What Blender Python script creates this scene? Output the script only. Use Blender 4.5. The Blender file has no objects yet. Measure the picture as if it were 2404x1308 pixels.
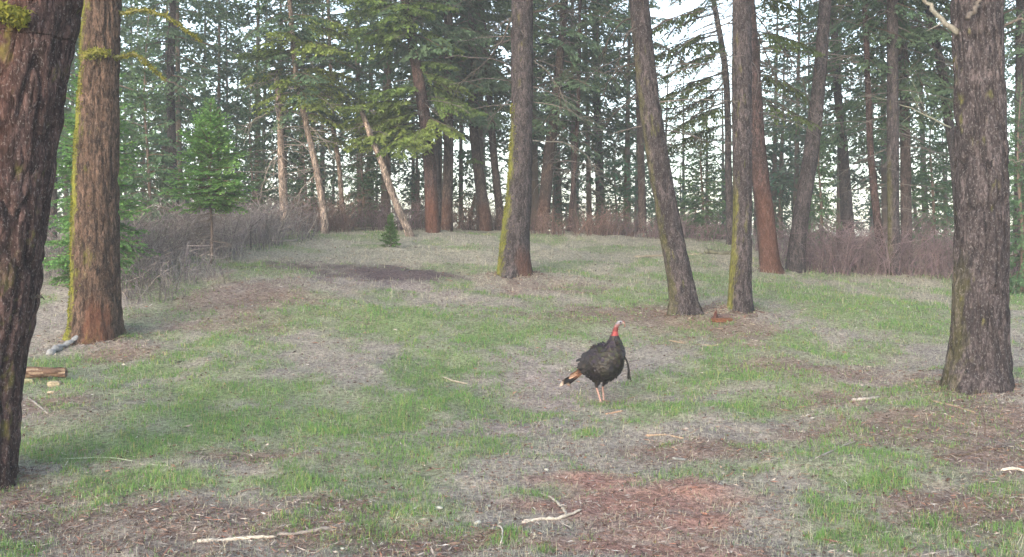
import bpy, math
import numpy as np
from mathutils import Vector, Matrix, Quaternion

# ------------------------------------------------------------------ camera, sky, sun, exposure
sc = bpy.context.scene
COL = sc.collection
W0, H0, F0, HOR, CAMZ = 2404.0, 1308.0, 2300.0, 580.0, 1.9
cam = bpy.data.cameras.new('camera'); camo = bpy.data.objects.new('camera', cam); COL.objects.link(camo)
cam.sensor_width = 36.0; cam.lens = 36.0 * F0 / W0
cam.shift_y = -(H0 / 2 - HOR) / W0
cam.clip_start = 0.05; cam.clip_end = 2000
camo.location = (0, 0, CAMZ); camo.rotation_euler = (math.radians(90), 0, 0)
sc.camera = camo

SUN_EL, SUN_AZ = math.radians(12), math.radians(208)    # low veiled sun behind the camera, over its left shoulder
world = bpy.data.worlds.new('World'); sc.world = world; world.use_nodes = True
nt = world.node_tree; nt.nodes.clear()
sky = nt.nodes.new('ShaderNodeTexSky'); sky.sky_type = 'NISHITA'; sky.sun_disc = False
sky.sun_elevation = SUN_EL; sky.sun_rotation = SUN_AZ
sky.air_density = 1.0; sky.dust_density = 2.0; sky.ozone_density = 1.0
hs = nt.nodes.new('ShaderNodeHueSaturation'); hs.inputs['Saturation'].default_value = 0.72
bg = nt.nodes.new('ShaderNodeBackground'); bg.inputs['Strength'].default_value = 0.15
wo = nt.nodes.new('ShaderNodeOutputWorld')
nt.links.new(sky.outputs[0], hs.inputs['Color']); nt.links.new(hs.outputs[0], bg.inputs[0]); nt.links.new(bg.outputs[0], wo.inputs[0])
sun = bpy.data.lights.new('sun', 'SUN'); sun.energy = 0.8; sun.angle = math.radians(70); sun.color = (1, .98, .985)
suno = bpy.data.objects.new('sun', sun); COL.objects.link(suno)
sd = Vector((math.sin(SUN_AZ) * math.cos(SUN_EL), math.cos(SUN_AZ) * math.cos(SUN_EL), math.sin(SUN_EL)))
suno.rotation_euler = (-sd).to_track_quat('-Z', 'Y').to_euler()
sc.view_settings.view_transform = 'Standard'; sc.view_settings.look = 'None'
sc.view_settings.gamma = 1.0; sc.view_settings.use_curve_mapping = False
sc.view_settings.exposure = 2.33
try:
    sc.cycles.use_denoising = True; sc.cycles.max_bounces = 4; sc.cycles.volume_bounces = 1
    sc.cycles.diffuse_bounces = 2; sc.cycles.transparent_max_bounces = 4
except Exception:
    pass

# ------------------------------------------------------------------ noise
def _h(ix, iy, iz, s):
    n = (ix * 374761393 + iy * 668265263 + iz * 1274126177 + s * 974634777) & 0x7fffffff
    n = ((n ^ (n >> 13)) * 1274126177) & 0x7fffffff
    return ((n ^ (n >> 16)) & 0xffff) / 65535.0
def vn(x, y, z=None, s=0):
    x = np.asarray(x, float); y = np.asarray(y, float); z = np.zeros_like(x) if z is None else np.asarray(z, float)
    ix, iy, iz = np.floor(x).astype(np.int64), np.floor(y).astype(np.int64), np.floor(z).astype(np.int64)
    fx, fy, fz = x - ix, y - iy, z - iz
    fx = fx * fx * (3 - 2 * fx); fy = fy * fy * (3 - 2 * fy); fz = fz * fz * (3 - 2 * fz)
    def L(a, b, t): return a + (b - a) * t
    r = []
    for dz in (0, 1):
        a = L(_h(ix, iy, iz + dz, s), _h(ix + 1, iy, iz + dz, s), fx)
        b = L(_h(ix, iy + 1, iz + dz, s), _h(ix + 1, iy + 1, iz + dz, s), fx)
        r.append(L(a, b, fy))
    return L(r[0], r[1], fz)
def fbm(x, y, z=None, s=0, o=3):
    v = 0; a = .5; f = 1.0; t = 0
    for k in range(o):
        v = v + a * vn(x * f, y * f, None if z is None else z * f, s + k); t += a; a *= .5; f *= 2.03
    return v / t
def sstep(a, b, x):
    t = np.clip((x - a) / (b - a), 0, 1); return t * t * (3 - 2 * t)

# ------------------------------------------------------------------ ground height
_ky = np.array([-60, 5, 9, 11.8, 14, 16, 20, 22, 26, 30, 35, 45, 80, 200, 700.])
_kz = np.array([0, 0, .02, .12, .42, .72, 1.25, 1.5, 2.05, 2.25, 2.35, 1.9, -1., -9, -30.])
_sy = np.arange(-60, 700, .25); _sz = np.interp(_sy, _ky, _kz)
_k = np.exp(-0.5 * (np.arange(-16, 17) * .25 / 1.2) ** 2); _k /= _k.sum()
_sz = np.convolve(np.pad(_sz, 16, mode='edge'), _k, mode='valid')
def z0(y): return np.interp(y, _sy, _sz)
def at(px, py, d): return np.array([(px - W0 / 2) * d / F0, d, CAMZ - (py - HOR) * d / F0])
CTRL = [(60, 1300, 6), (1200, 1300, 6), (2300, 1300, 6), (0, 1150, 7.7), (1200, 1130, 7.9), (1415, 950, 11.8), (600, 1010, 9.7),
        (223, 808, 14), (600, 850, 12.6), (2292, 908, 11), (1610, 737, 16), (1740, 744, 16), (1205, 660, 20), (880, 640, 20.5),
        (1016, 560, 26), (1812, 638, 22), (1870, 642, 22.5), (2100, 650, 22.5), (2300, 640, 23), (1990, 590, 29), (495, 605, 19), (330, 640, 18),
        (560, 575, 22), (917, 573, 23), (964, 552, 25.5), (700, 545, 25), (800, 540, 27), (1050, 540, 28), (1140, 532, 29), (1300, 550, 29),
        (1508, 548, 33), (1650, 555, 31), (1400, 600, 24), (1500, 640, 20.5), (1950, 760, 15.5), (2050, 1000, 9.3), (2200, 965, 9.9), (100, 640, 18),
        (60, 900, 11.0), (330, 900, 11.6), (950, 800, 14), (1900, 900, 11.6), (2250, 1100, 8.3)]
_C = np.array([at(*c) for c in CTRL]); _R = _C[:, 2] - z0(_C[:, 1])
MOUND = [(*at(px, py, d)[:2], h) for px, py, d, h in ((223, 808, 14, .07), (1207, 658, 20, .10), (1610, 737, 16, .06), (1739, 744, 16, .09), (2293, 908, 11, .06), (1812, 638, 22, .06), (1017, 562, 26, .08))]
def ground(x, y, fine=True):
    x = np.asarray(x, float); y = np.asarray(y, float)
    sh = x.shape; x = x.ravel(); y = y.ravel()
    num = np.zeros_like(x); den = np.full_like(x, .12)
    for c, r in zip(_C, _R):
        s = 0.9 + .055 * c[1]
        k = np.nonzero((np.abs(x - c[0]) < 3.6 * s) & (np.abs(y - c[1]) < 3.6 * s))[0]
        if len(k):
            w = np.exp(-((x[k] - c[0]) ** 2 + (y[k] - c[1]) ** 2) / (2 * s * s)); num[k] += w * r; den[k] += w
    z = z0(y) + num / den
    for cx, cy, ch in MOUND:
        z = z + ch * np.exp(-((x - cx) ** 2 + (y - cy) ** 2) / .45)
    near = np.exp(-(np.maximum(0, np.hypot(x, y - 15) - 25) / 12) ** 2)
    z = z + near * ((fbm(x * 1.1, y * 1.1, s=3) - .5) * .15)
    if fine:
        z = z + near * ((fbm(x * 6, y * 6, s=8, o=2) - .5) * .055)
    return z.reshape(sh)
_yy = np.concatenate([np.arange(4, 30, .04), np.arange(30, 60, .2)])
_GP = {}
def gp(px, py):
    if (px, py) not in _GP: _GP[px, py] = _gp(px, py)
    return _GP[px, py]
def _gp(px, py):
    X = (px - W0 / 2) * _yy / F0
    zr = CAMZ - (py - HOR) * _yy / F0
    k = np.argmax(ground(X, _yy, False) >= zr)
    d = _yy[k] if k > 0 else 34.0
    x = (px - W0 / 2) * d / F0
    return np.array([x, d, float(ground(np.array([x]), np.array([d]))[0])])

# ------------------------------------------------------------------ mesh helpers
RNG = np.random.default_rng(7)
def mk(name, V, tris=None, quads=None, mat=None, col=None, parent=None, smooth=False, loc=None, attrs=None, link=True):
    V = np.ascontiguousarray(V, np.float32)
    nt_ = 0 if tris is None else len(tris); nq = 0 if quads is None else len(quads)
    me = bpy.data.meshes.new(name)
    me.vertices.add(len(V)); me.vertices.foreach_set('co', V.ravel())
    idx = []
    if nt_: idx.append(np.asarray(tris, np.int32).ravel())
    if nq: idx.append(np.asarray(quads, np.int32).ravel())
    idx = np.concatenate(idx)
    me.loops.add(len(idx)); me.loops.foreach_set('vertex_index', idx)
    me.polygons.add(nt_ + nq)
    st = np.concatenate([np.arange(nt_) * 3, nt_ * 3 + np.arange(nq) * 4]).astype(np.int32)
    me.polygons.foreach_set('loop_start', st)
    me.polygons.foreach_set('use_smooth', np.full(nt_ + nq, smooth, bool))
    me.update(calc_edges=True)
    if col is not None:
        a = me.color_attributes.new('Col', 'FLOAT_COLOR', 'POINT')
        c = np.ones((len(V), 4), np.float32); c[:, :3] = col; a.data.foreach_set('color', c.ravel())
    if attrs:
        for k, v in attrs.items():
            a = me.attributes.new(k, 'FLOAT', 'POINT'); a.data.foreach_set('value', np.ascontiguousarray(v, np.float32))
    if mat: me.materials.append(mat)
    if not link: return me
    o = bpy.data.objects.new(name, me); COL.objects.link(o)
    if loc is not None: o.location = loc
    if parent: o.parent = parent
    return o
def ob(name, me, parent=None, loc=(0, 0, 0), rot=(0, 0, 0), scale=(1, 1, 1)):
    o = bpy.data.objects.new(name, me); COL.objects.link(o)
    o.location = loc; o.rotation_euler = rot; o.scale = scale; o.parent = parent
    return o
def tag(o, label, cat, group=None, kind=None):
    o['label'] = label
    if cat: o['category'] = cat
    if group: o['group'] = group
    if kind: o['kind'] = kind
    return o
def empty(name, loc):
    o = bpy.data.objects.new(name, None); COL.objects.link(o); o.location = loc; o.empty_display_size = .2
    return o
class B:
    def __init__(s): s.V = []; s.T = []; s.Q = []; s.C = []; s.n = 0
    def add(s, V, T=None, Q=None, C=None):
        V = np.asarray(V, float)
        if T is not None and len(T): s.T.append(np.asarray(T, np.int64) + s.n)
        if Q is not None and len(Q): s.Q.append(np.asarray(Q, np.int64) + s.n)
        s.V.append(V); s.n += len(V)
        c = np.zeros((len(V), 3)) + (0.5 if C is None else C); s.C.append(c)
    def get(s):
        return (np.concatenate(s.V), np.concatenate(s.T) if s.T else None, np.concatenate(s.Q) if s.Q else None, np.concatenate(s.C))
    def build(s, name, mat, parent=None, loc=None, smooth=True):
        V, T, Q, C = s.get()
        return mk(name, V, T, Q, mat, C, parent, smooth, loc)
    def mesh(s, name, mat, smooth=True):
        V, T, Q, C = s.get()
        return mk(name, V, T, Q, mat, C, None, smooth, link=False)
def tube(P, R, n=6, cap=True, phase=0.0):
    P = np.asarray(P, float); R = np.asarray(R, float); m = len(P)
    T = np.gradient(P, axis=0); T /= np.linalg.norm(T, axis=1)[:, None] + 1e-9
    up = np.array([0, 0, 1.]) if abs(T[0, 2]) < .9 else np.array([1., 0, 0])
    u = np.cross(up, T[0]); u /= np.linalg.norm(u)
    U = []
    for i in range(m):
        u = u - T[i] * np.dot(u, T[i]); u /= np.linalg.norm(u) + 1e-9; U.append(u)
    U = np.array(U); Wv = np.cross(T, U)
    a = np.linspace(0, 2 * np.pi, n, endpoint=False) + phase
    V = P[:, None, :] + R[:, None, None] * (np.cos(a)[None, :, None] * U[:, None, :] + np.sin(a)[None, :, None] * Wv[:, None, :])
    V = V.reshape(-1, 3)
    i = np.arange(m - 1)[:, None] * n; j = np.arange(n)[None, :]; k = (j + 1) % n
    Q = np.stack([i + j, i + k, i + n + k, i + n + j], -1).reshape(-1, 4)
    Tr = []
    if cap:
        c0 = len(V); V = np.vstack([V, P[0], P[-1]])
        jj = np.arange(n)
        Tr = np.vstack([np.stack([np.full(n, c0), (jj + 1) % n, jj], 1), np.stack([np.full(n, c0 + 1), (m - 1) * n + jj, (m - 1) * n + (jj + 1) % n], 1)])
    return V, Tr, Q
def bez(P, n):
    """Catmull-Rom through points."""
    P = np.asarray(P, float)
    if len(P) == 2: return P[0] + (P[1] - P[0]) * np.linspace(0, 1, n)[:, None]
    E = np.vstack([2 * P[0] - P[1], P, 2 * P[-1] - P[-2]])
    d = np.r_[0, np.cumsum(np.linalg.norm(np.diff(P, axis=0), axis=1))]; t = np.linspace(0, d[-1], n)
    k = np.clip(np.searchsorted(d, t, side='right') - 1, 0, len(P) - 2)
    u = ((t - d[k]) / (d[k + 1] - d[k]))[:, None]
    a, b, c, e = E[k], E[k + 1], E[k + 2], E[k + 3]
    return .5 * (2 * b + (c - a) * u + (2 * a - 5 * b + 4 * c - e) * u ** 2 + (3 * b - a - 3 * c + e) * u ** 3)

# ------------------------------------------------------------------ materials
def newmat(name):
    m = bpy.data.materials.new(name); m.use_nodes = True
    t = m.node_tree; b = t.nodes['Principled BSDF']
    return m, t, b
def N(t, typ, **kw):
    n = t.nodes.new(typ)
    for k, v in kw.items(): setattr(n, k, v)
    return n
def mixc(t, fac, a, b, mode='MIX'):
    n = N(t, 'ShaderNodeMix', data_type='RGBA', blend_type=mode)
    for s, v in ((0, fac), (6, a), (7, b)):
        if hasattr(v, 'links'): t.links.new(v, n.inputs[s])
        else: n.inputs[s].default_value = v if s == 0 else (*v, 1) if len(v) == 3 else v
    return n.outputs[2]
def ramp(t, src, a, b, ca=(0, 0, 0), cb=(1, 1, 1)):
    n = N(t, 'ShaderNodeValToRGB'); e = n.color_ramp.elements
    e[0].position = a; e[1].position = b; e[0].color = (*ca, 1); e[1].color = (*cb, 1)
    t.links.new(src, n.inputs[0]); return n.outputs[0]
def noise(t, vec, scale, detail=3, rough=.6):
    n = N(t, 'ShaderNodeTexNoise'); n.inputs['Scale'].default_value = scale; n.inputs['Detail'].default_value = detail
    n.inputs['Roughness'].default_value = rough
    if vec is not None: t.links.new(vec, n.inputs['Vector'])
    return n.outputs[0]
def mapped(t, scale, which='Object'):
    c = N(t, 'ShaderNodeTexCoord'); m = N(t, 'ShaderNodeMapping'); m.inputs['Scale'].default_value = scale
    t.links.new(c.outputs[which], m.inputs['Vector']); return m.outputs[0]
def bump(t, b, h, strength=.6, dist=.02):
    n = N(t, 'ShaderNodeBump'); n.inputs['Strength'].default_value = strength; n.inputs['Distance'].default_value = dist
    t.links.new(h, n.inputs['Height']); t.links.new(n.outputs[0], b.inputs['Normal'])

def bark_mat(name, ca, cb, cflake, flake=.5):
    m, t, b = newmat(name)
    v = mapped(t, (1, 1, .33)); v2 = mapped(t, (1, 1, .6))
    dn = N(t, 'ShaderNodeTexNoise'); dn.inputs['Scale'].default_value = 14; dn.inputs['Detail'].default_value = 2; t.links.new(v, dn.inputs['Vector'])
    ds = N(t, 'ShaderNodeVectorMath', operation='SCALE'); t.links.new(dn.outputs['Color'], ds.inputs[0]); ds.inputs['Scale'].default_value = .07
    va = N(t, 'ShaderNodeVectorMath', operation='ADD'); t.links.new(v, va.inputs[0]); t.links.new(ds.outputs[0], va.inputs[1])
    vo = N(t, 'ShaderNodeTexVoronoi'); vo.inputs['Scale'].default_value = 26; t.links.new(va.outputs[0], vo.inputs['Vector'])
    bw = N(t, 'ShaderNodeRGBToBW'); t.links.new(vo.outputs['Color'], bw.inputs[0])
    n1 = noise(t, v, 40, 5, .75); n2 = noise(t, v2, 4, 4); n3 = noise(t, v2, 60, 3, .7)
    c = mixc(t, ramp(t, n1, .40, .60), tuple(x * .6 for x in ca), tuple(x * 1.15 for x in cb))
    c = mixc(t, 1.0, c, ramp(t, bw.outputs[0], .1, .9, (.38, .38, .40), (1.75, 1.72, 1.68)), 'MULTIPLY')
    c = mixc(t, ramp(t, n2, .40, .75), c, tuple(x * .55 for x in ca))
    fl = N(t, 'ShaderNodeMath', operation='MULTIPLY'); t.links.new(ramp(t, n3, .57, .64), fl.inputs[0]); fl.inputs[1].default_value = flake
    c = mixc(t, fl.outputs[0], c, cflake)
    red = N(t, 'ShaderNodeAttribute', attribute_name='red'); moss = N(t, 'ShaderNodeAttribute', attribute_name='moss')
    rc = mixc(t, ramp(t, n1, .35, .65), (.07, .026, .016), (.145, .062, .036))
    c = mixc(t, red.outputs['Fac'], c, rc)
    mn = ramp(t, noise(t, v2, 25, 4), .3, .7, (.065, .075, .014), (.20, .20, .03))
    c = mixc(t, moss.outputs['Fac'], c, mn)
    t.links.new(c, b.inputs['Base Color']); b.inputs['Roughness'].default_value = .95; b.inputs['Specular IOR Level'].default_value = .12
    mh = N(t, 'ShaderNodeMath', operation='SUBTRACT'); t.links.new(n1, mh.inputs[0]); t.links.new(vo.outputs['Distance'], mh.inputs[1])
    bump(t, b, mh.outputs[0], .9, .02)
    return m
def col_mat(name, rough=.8, trans=0.0, var=.25, nscale=40, spec=.2, objvar=True, bumpd=0.0):
    """colour from the mesh's own colour attribute, fine variation on top"""
    m, t, b = newmat(name)
    a = N(t, 'ShaderNodeAttribute', attribute_name='Col')
    c = a.outputs['Color']
    n = noise(t, mapped(t, (1, 1, 1)), nscale, 3)
    k = ramp(t, n, .25, .75, (1 - var,) * 3, (1 + var,) * 3)
    c = mixc(t, 1.0, c, k, 'MULTIPLY')
    if objvar:
        oi = N(t, 'ShaderNodeObjectInfo')
        c = mixc(t, 1.0, c, ramp(t, oi.outputs['Random'], 0, 1, (.82, .86, .80), (1.12, 1.08, 1.05)), 'MULTIPLY')
    t.links.new(c, b.inputs['Base Color']); b.inputs['Roughness'].default_value = rough; b.inputs['Specular IOR Level'].default_value = spec
    if bumpd: bump(t, b, n, .7, bumpd)
    if trans:
        tr = N(t, 'ShaderNodeBsdfTranslucent'); t.links.new(c, tr.inputs[0])
        mx = N(t, 'ShaderNodeMixShader'); mx.inputs[0].default_value = trans
        o = t.nodes['Material Output']
        t.links.new(b.outputs[0], mx.inputs[1]); t.links.new(tr.outputs[0], mx.inputs[2]); t.links.new(mx.outputs[0], o.inputs['Surface'])
    return m
M = {}
M['bark_grey'] = bark_mat('bark_grey', (.028, .0235, .0255), (.060, .051, .054), (.17, .16, .165), .55)
M['bark_red'] = bark_mat('bark_red', (.034, .021, .020), (.072, .047, .045), (.20, .18, .18), .5)
M['bark_tan'] = bark_mat('bark_tan', (.040, .025, .018), (.088, .058, .043), (.18, .15, .13), .5)
M['bark_pale'] = bark_mat('bark_pale', (.15, .115, .095), (.27, .22, .19), (.34, .31, .29), .4)
M['bark_dark'] = bark_mat('bark_dark', (.045, .033, .030), (.085, .064, .058), (.17, .15, .15), .4)
M['needle'] = col_mat('needle', .7, .35, .3, 3.0)
M['grass'] = col_mat('grass_blade', .75, .35, .15, 2.0, objvar=False)
M['litter'] = col_mat('litter', .95, 0, .2, 30, objvar=False)
M['twig'] = col_mat('twig', .9, 0, .3, 30, objvar=False)
M['moss'] = col_mat('moss', .95, .25, .3, 30, objvar=False)
M['wood'] = col_mat('dead_wood', .9, 0, .35, 45, bumpd=.01)
M['stone'] = col_mat('stone', .9, 0, .25, 60, bumpd=.01)

# ------------------------------------------------------------------ ground cover
def blobs(x, y, E, nz, soft=.8):
    """union of ragged elliptical patches on the ground"""
    r = np.zeros_like(x)
    for i, (px, py, rx, ry) in enumerate(E):
        c = gp(px, py)
        k = np.nonzero((np.abs(x - c[0]) < rx * 1.9) & (np.abs(y - c[1]) < ry * 1.9))[0]
        if len(k):
            q = np.sqrt(((x[k] - c[0]) / rx) ** 2 + ((y[k] - c[1]) / ry) ** 2) + nz[i % 3][k]
            r[k] = np.maximum(r[k], 1 - sstep(1 - soft, 1 + soft * .6, q))
    return r
GREEN = [(330, 1040, .9, .7), (560, 985, 1.1, .9), (820, 1010, 1.2, .8), (640, 920, .9, .7), (950, 960, .8, .7), (780, 1130, .7, .35), (1000, 1215, .38, .45),
         (300, 1140, .8, .4), (180, 850, .7, .6), (470, 810, .9, .9), (380, 870, .8, .7), (1370, 1020, .2, .25), (1560, 1050, .15, .12), (2010, 720, 2.1, 1.9), (1850, 680, 1.4, 1.2),
         (2150, 760, 1.0, 1.0), (1330, 755, 1.2, 1.2), (900, 745, 1.3, 1.4), (620, 628, 1.5, .8), (1480, 700, 1.2, 1.2), (1650, 650, 1.2, 1.0), (1160, 800, 1.4, 1.2),
         (1720, 870, .7, 1.0), (1560, 960, .8, .6), (1940, 1190, .5, .3), (2060, 1130, .35, .25), (1400, 1270, .12, .1), (1280, 1290, .1, .1), (1160, 1270, .2, .2),
         (1650, 780, .8, .8), (1890, 820, .9, 1.0), (700, 740, 1.0, 1.0), (1050, 870, 1.0, .9), (1800, 960, .7, .7), (2340, 700, .8, 1.5), (1980, 1260, .5, .2), (2250, 1240, .3, .2), (1080, 940, .8, .6), (440, 930, .8, .6)]
RED = [(1480, 1185, .7, .5), (1620, 1150, .4, .35), (1560, 1260, .45, .3), (1250, 1190, .4, .25), (1480, 1290, .6, .25), (1380, 1130, .4, .25), (1650, 1230, .3, .25)]
BROWN = [(100, 1230, .8, .5), (380, 1200, .7, .4), (620, 1250, .9, .3), (800, 1190, .4, .3), (1000, 1290, .6, .2), (2130, 1000, .9, .8), (2290, 960, .9, .9), (2010, 880, .8, .7),
         (1700, 775, .9, .9), (1290, 676, 1.0, .7), (90, 960, .5, .7), (270, 830, .6, .6), (2350, 1080, .6, .8), (2200, 1010, 1.2, .6), (2360, 990, .8, .8), (250, 1275, 1.0, .25), (60, 1180, .5, .4), (1960, 940, .8, .5),  (600, 1075, .5, .25), (1440, 740, 1.3, 1.0), (2300, 1200, .7, .6),
         (1850, 860, .7, .6), (620, 700, 1.3, 1.5), (1650, 1050, .6, .4)]
MUD = [(850, 636, 1.6, 1.0), (1000, 642, .9, .7)]
PURP = [(900, 668, 1.6, .6), (1285, 865, .9, 1.1), (1230, 1010, .6, .6), (1300, 940, .6, .6)]
def cover(x, y):
    nz = [(fbm(x * 1.7, y * 1.7, s=i * 13 + 5, o=2) - .5) * 1.5 + (fbm(x * 6, y * 6, s=i * 7 + 2, o=3) - .5) * 1.1 for i in range(3)]
    g, r, b, m, p = (blobs(x, y, E, nz) for E in (GREEN, RED, BROWN, MUD, PURP))
    patch = sstep(.50, .66, fbm(x * .9, y * .9, s=31)) * .55
    g = np.maximum(g, patch); g = g * (1 - r) * (1 - m) * (1 - .6 * b) * (1 - .5 * p)
    return g, r, b, m, p

def gcol(x, y, cv):
    g, r, b, m, p = cv
    c = np.zeros((len(x), 3)) + np.array([.245, .222, .195])
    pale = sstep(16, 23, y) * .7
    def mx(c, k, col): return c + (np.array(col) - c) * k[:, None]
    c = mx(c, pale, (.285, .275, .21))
    c = mx(c, g * .85, (.14, .195, .08)); c = mx(c, p * .7, (.25, .21, .21)); c = mx(c, b * .7, (.175, .12, .10))
    c = mx(c, r * .8, (.29, .155, .125)); c = mx(c, m * .95, (.085, .062, .068))
    return c
def axis(lo, hi, f0, f1, step, grow=1.25):
    a = list(np.arange(f0, f1, step)); s = step; v = a[-1]
    while v < hi: s *= grow; v += s; a.append(v)
    s = step; v = f0; pre = []
    while v > lo: s *= grow; v -= s; pre.append(v)
    return np.array(pre[::-1] + a)
gx = axis(-160, 160, -13, 13, .08); 
gy = np.concatenate([axis(-80, 4.5, 4, 4.5, .05)[:-1], 4.5 * np.exp(np.arange(0, np.log(40 / 4.5), .0085)), ])
gy = np.unique(np.concatenate([gy[gy < 40], np.array([40 * 1.12 ** k for k in range(0, 14)])]))
GX, GY = np.meshgrid(gx, gy)
GZ = ground(GX, GY)
cv = cover(GX.ravel(), GY.ravel())
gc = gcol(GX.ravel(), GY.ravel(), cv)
nx, ny = len(gx), len(gy)
i = np.arange(ny - 1)[:, None] * nx; j = np.arange(nx - 1)[None, :]
gq = np.stack([i + j, i + j + 1, i + nx + j + 1, i + nx + j], -1).reshape(-1, 4)
mg, t, b = newmat('forest_floor')
a = N(t, 'ShaderNodeAttribute', attribute_name='Col')
tc = mapped(t, (1, 1, 1))
n1 = noise(t, tc, 22, 6, .75); n2 = noise(t, tc, 85, 3, .7); n3 = noise(t, tc, 3.5, 4)
c = mixc(t, 1.0, a.outputs['Color'], ramp(t, n1, .30, .70, (.28, .26, .27), (1.75, 1.75, 1.75)), 'MULTIPLY')
c = mixc(t, 1.0, c, ramp(t, n2, .3, .7, (.62, .62, .62), (1.38, 1.38, 1.38)), 'MULTIPLY')
c = mixc(t, 1.0, c, ramp(t, n3, .3, .7, (.82, .80, .84), (1.14, 1.15, 1.1)), 'MULTIPLY')
t.links.new(c, b.inputs['Base Color']); b.inputs['Roughness'].default_value = 1; b.inputs['Specular IOR Level'].default_value = .1
bump(t, b, n1, .9, .03)
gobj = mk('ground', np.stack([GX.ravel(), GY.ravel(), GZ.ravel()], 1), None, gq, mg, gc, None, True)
gobj['kind'] = 'structure'; gobj['label'] = 'rough forest clearing floor of patchy grass, needles and reddish soil'

# ------------------------------------------------------------------ trunks
def trunk(px_pts, d, mat, parent, base, seg=24, fine=.12, bark=.006, bf=14, flare=.35, H=15., moss=None, red=None, top_r=.35, yl=0.0, seed=0, ztop_fine=None, broken=False):
    """px_pts: (px, py, width px) from the base up; continues straight to height H, tapering"""
    P = np.array([at(p[0], p[1], d) for p in px_pts]); R = np.array([p[2] * d / F0 / 2 for p in px_pts])
    P[:, 1] += yl * (P[:, 2] - P[0, 2])
    dirn = (P[-1] - P[-2]) / np.linalg.norm(P[-1] - P[-2])
    vis = P[-1, 2] - base[2]
    dn = P[1] - P[0]; dn = dn / max(dn[2], .2)
    P0 = P[0] - dn * .45 ; P = np.vstack([P0, P]); R = np.r_[R[0] * 1.02, R]
    if not broken:
        dirn2 = dirn * .8 + np.array([0, 0, .25]); dirn2 /= np.linalg.norm(dirn2)
        dz = max(1.0, H - vis)
        for f in (.33, .66, 1.0):
            P = np.vstack([P, P[len(px_pts)] + (dirn * (1 - f) + dirn2 * f) * dz * f]); R = np.r_[R, R[len(px_pts)] * (1 - f * (1 - top_r * .4))]
    ln = np.r_[0, np.cumsum(np.linalg.norm(np.diff(P, axis=0), axis=1))]
    zf = (vis if ztop_fine is None else ztop_fine) + 1.0
    s = np.concatenate([np.arange(0, min(zf + .45, ln[-1]), fine), np.arange(min(zf + .45, ln[-1]), ln[-1], .5), [ln[-1]]])
    s = np.unique(s)
    ns = max(200, 1); Pd = bez(P, 400); ld = np.r_[0, np.cumsum(np.linalg.norm(np.diff(Pd, axis=0), axis=1))]; ld *= ln[-1] / ld[-1]
    C = np.stack([np.interp(s, ld, Pd[:, k]) for k in range(3)], 1); r = np.interp(s, ln, R)
    th = np.linspace(0, 2 * np.pi, seg, endpoint=False)
    TH, S = np.meshgrid(th, s); CZ = C[:, 2][:, None] - base[2]
    rr = np.repeat(r[:, None], seg, 1)
    h = np.maximum(0, np.repeat(CZ, seg, 1))
    lob = .5 + .5 * np.cos(TH * 5 + seed) * .6 + .4 * np.cos(TH * 3 + seed * 2.1)
    rr = rr * (1 + flare * np.exp(-h / .16) * lob * .8)
    X, Y = np.cos(TH), np.sin(TH)
    low = 1 + .05 * (fbm(X * 2 + 5, Y * 2, h * 1.2, s=seed) - .5) * 2
    rd = np.abs(vn(X * rr * bf + 9, Y * rr * bf + 4, h * bf * .2, s=seed + 3) - .5) * 2
    rd2 = np.abs(vn(X * rr * bf * 2.1, Y * rr * bf * 2.1 + 7, h * bf * .55, s=seed + 4) - .5) * 2
    fade = np.clip((zf - h + 1) / 1.5, 0.2, 1)
    rr = rr * low + bark * (sstep(0, .28, rd) * 1.5 + rd2 * .8 - 1.2) * fade
    V = np.stack([C[:, 0][:, None] + rr * X, C[:, 1][:, None] + rr * Y, np.repeat(C[:, 2][:, None], seg, 1)], -1).reshape(-1, 3) - base
    m_, n_ = len(s), seg
    i = np.arange(m_ - 1)[:, None] * n_; j = np.arange(n_)[None, :]; k = (j + 1) % n_
    Q = np.stack([i + j, i + k, i + n_ + k, i + n_ + j], -1).reshape(-1, 4)
    tip = len(V); V = np.vstack([V, (C[-1] - base) + np.array([0, 0, .05])])
    jj = np.arange(n_); Tt = np.stack([np.full(n_, tip), (m_ - 1) * n_ + jj, (m_ - 1) * n_ + (jj + 1) % n_], 1)
    def pad(a): return np.r_[a.ravel(), 0]
    mo = np.zeros_like(TH); rdv = np.zeros_like(TH)
    nz = fbm(X * 3 + 2, Y * 3, h * 4, s=seed + 20)
    nzf = vn(X * 14 + 2, Y * 14, h * 22, s=seed + 21)
    if moss is not None:
        ang, wid, hmax, amt = moss
        ca = np.cos(TH - math.radians(ang))
        mo = sstep(math.cos(math.radians(wid)) , math.cos(math.radians(wid * .35)), ca + (nz - .5) * .5 + (nzf - .5) * .35) * (1 - sstep(hmax * .75, hmax, h + (nz - .5) * .8)) * amt
        spots = sstep(.68, .76, nz) * sstep(.4, .6, nzf) * .35 * sstep(-.6, .3, ca); mo = np.maximum(mo, spots)
    if red is not None:
        ang, wid, hmax, amt = red
        ca = np.cos(TH - math.radians(ang))
        rdv = sstep(math.cos(math.radians(wid)), math.cos(math.radians(wid * .4)), ca + (nz - .5) * .4) * (1 - sstep(hmax * .5, hmax, h + (nz - .5) * .6)) * amt * (.5 + .5 * nzf)
    o = mk('trunk', V, Tt, Q, mat, None, parent, True, attrs={'moss': pad(mo), 'red': pad(rdv)})
    def axis_at(hh):
        k = np.argmin(np.abs(C[:, 2] - base[2] - hh)); k2 = min(k + 1, len(C) - 1)
        tg = C[k2] - C[k2 - 1]; return C[k] - base, r[k], tg / np.linalg.norm(tg)
    return o, axis_at

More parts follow.
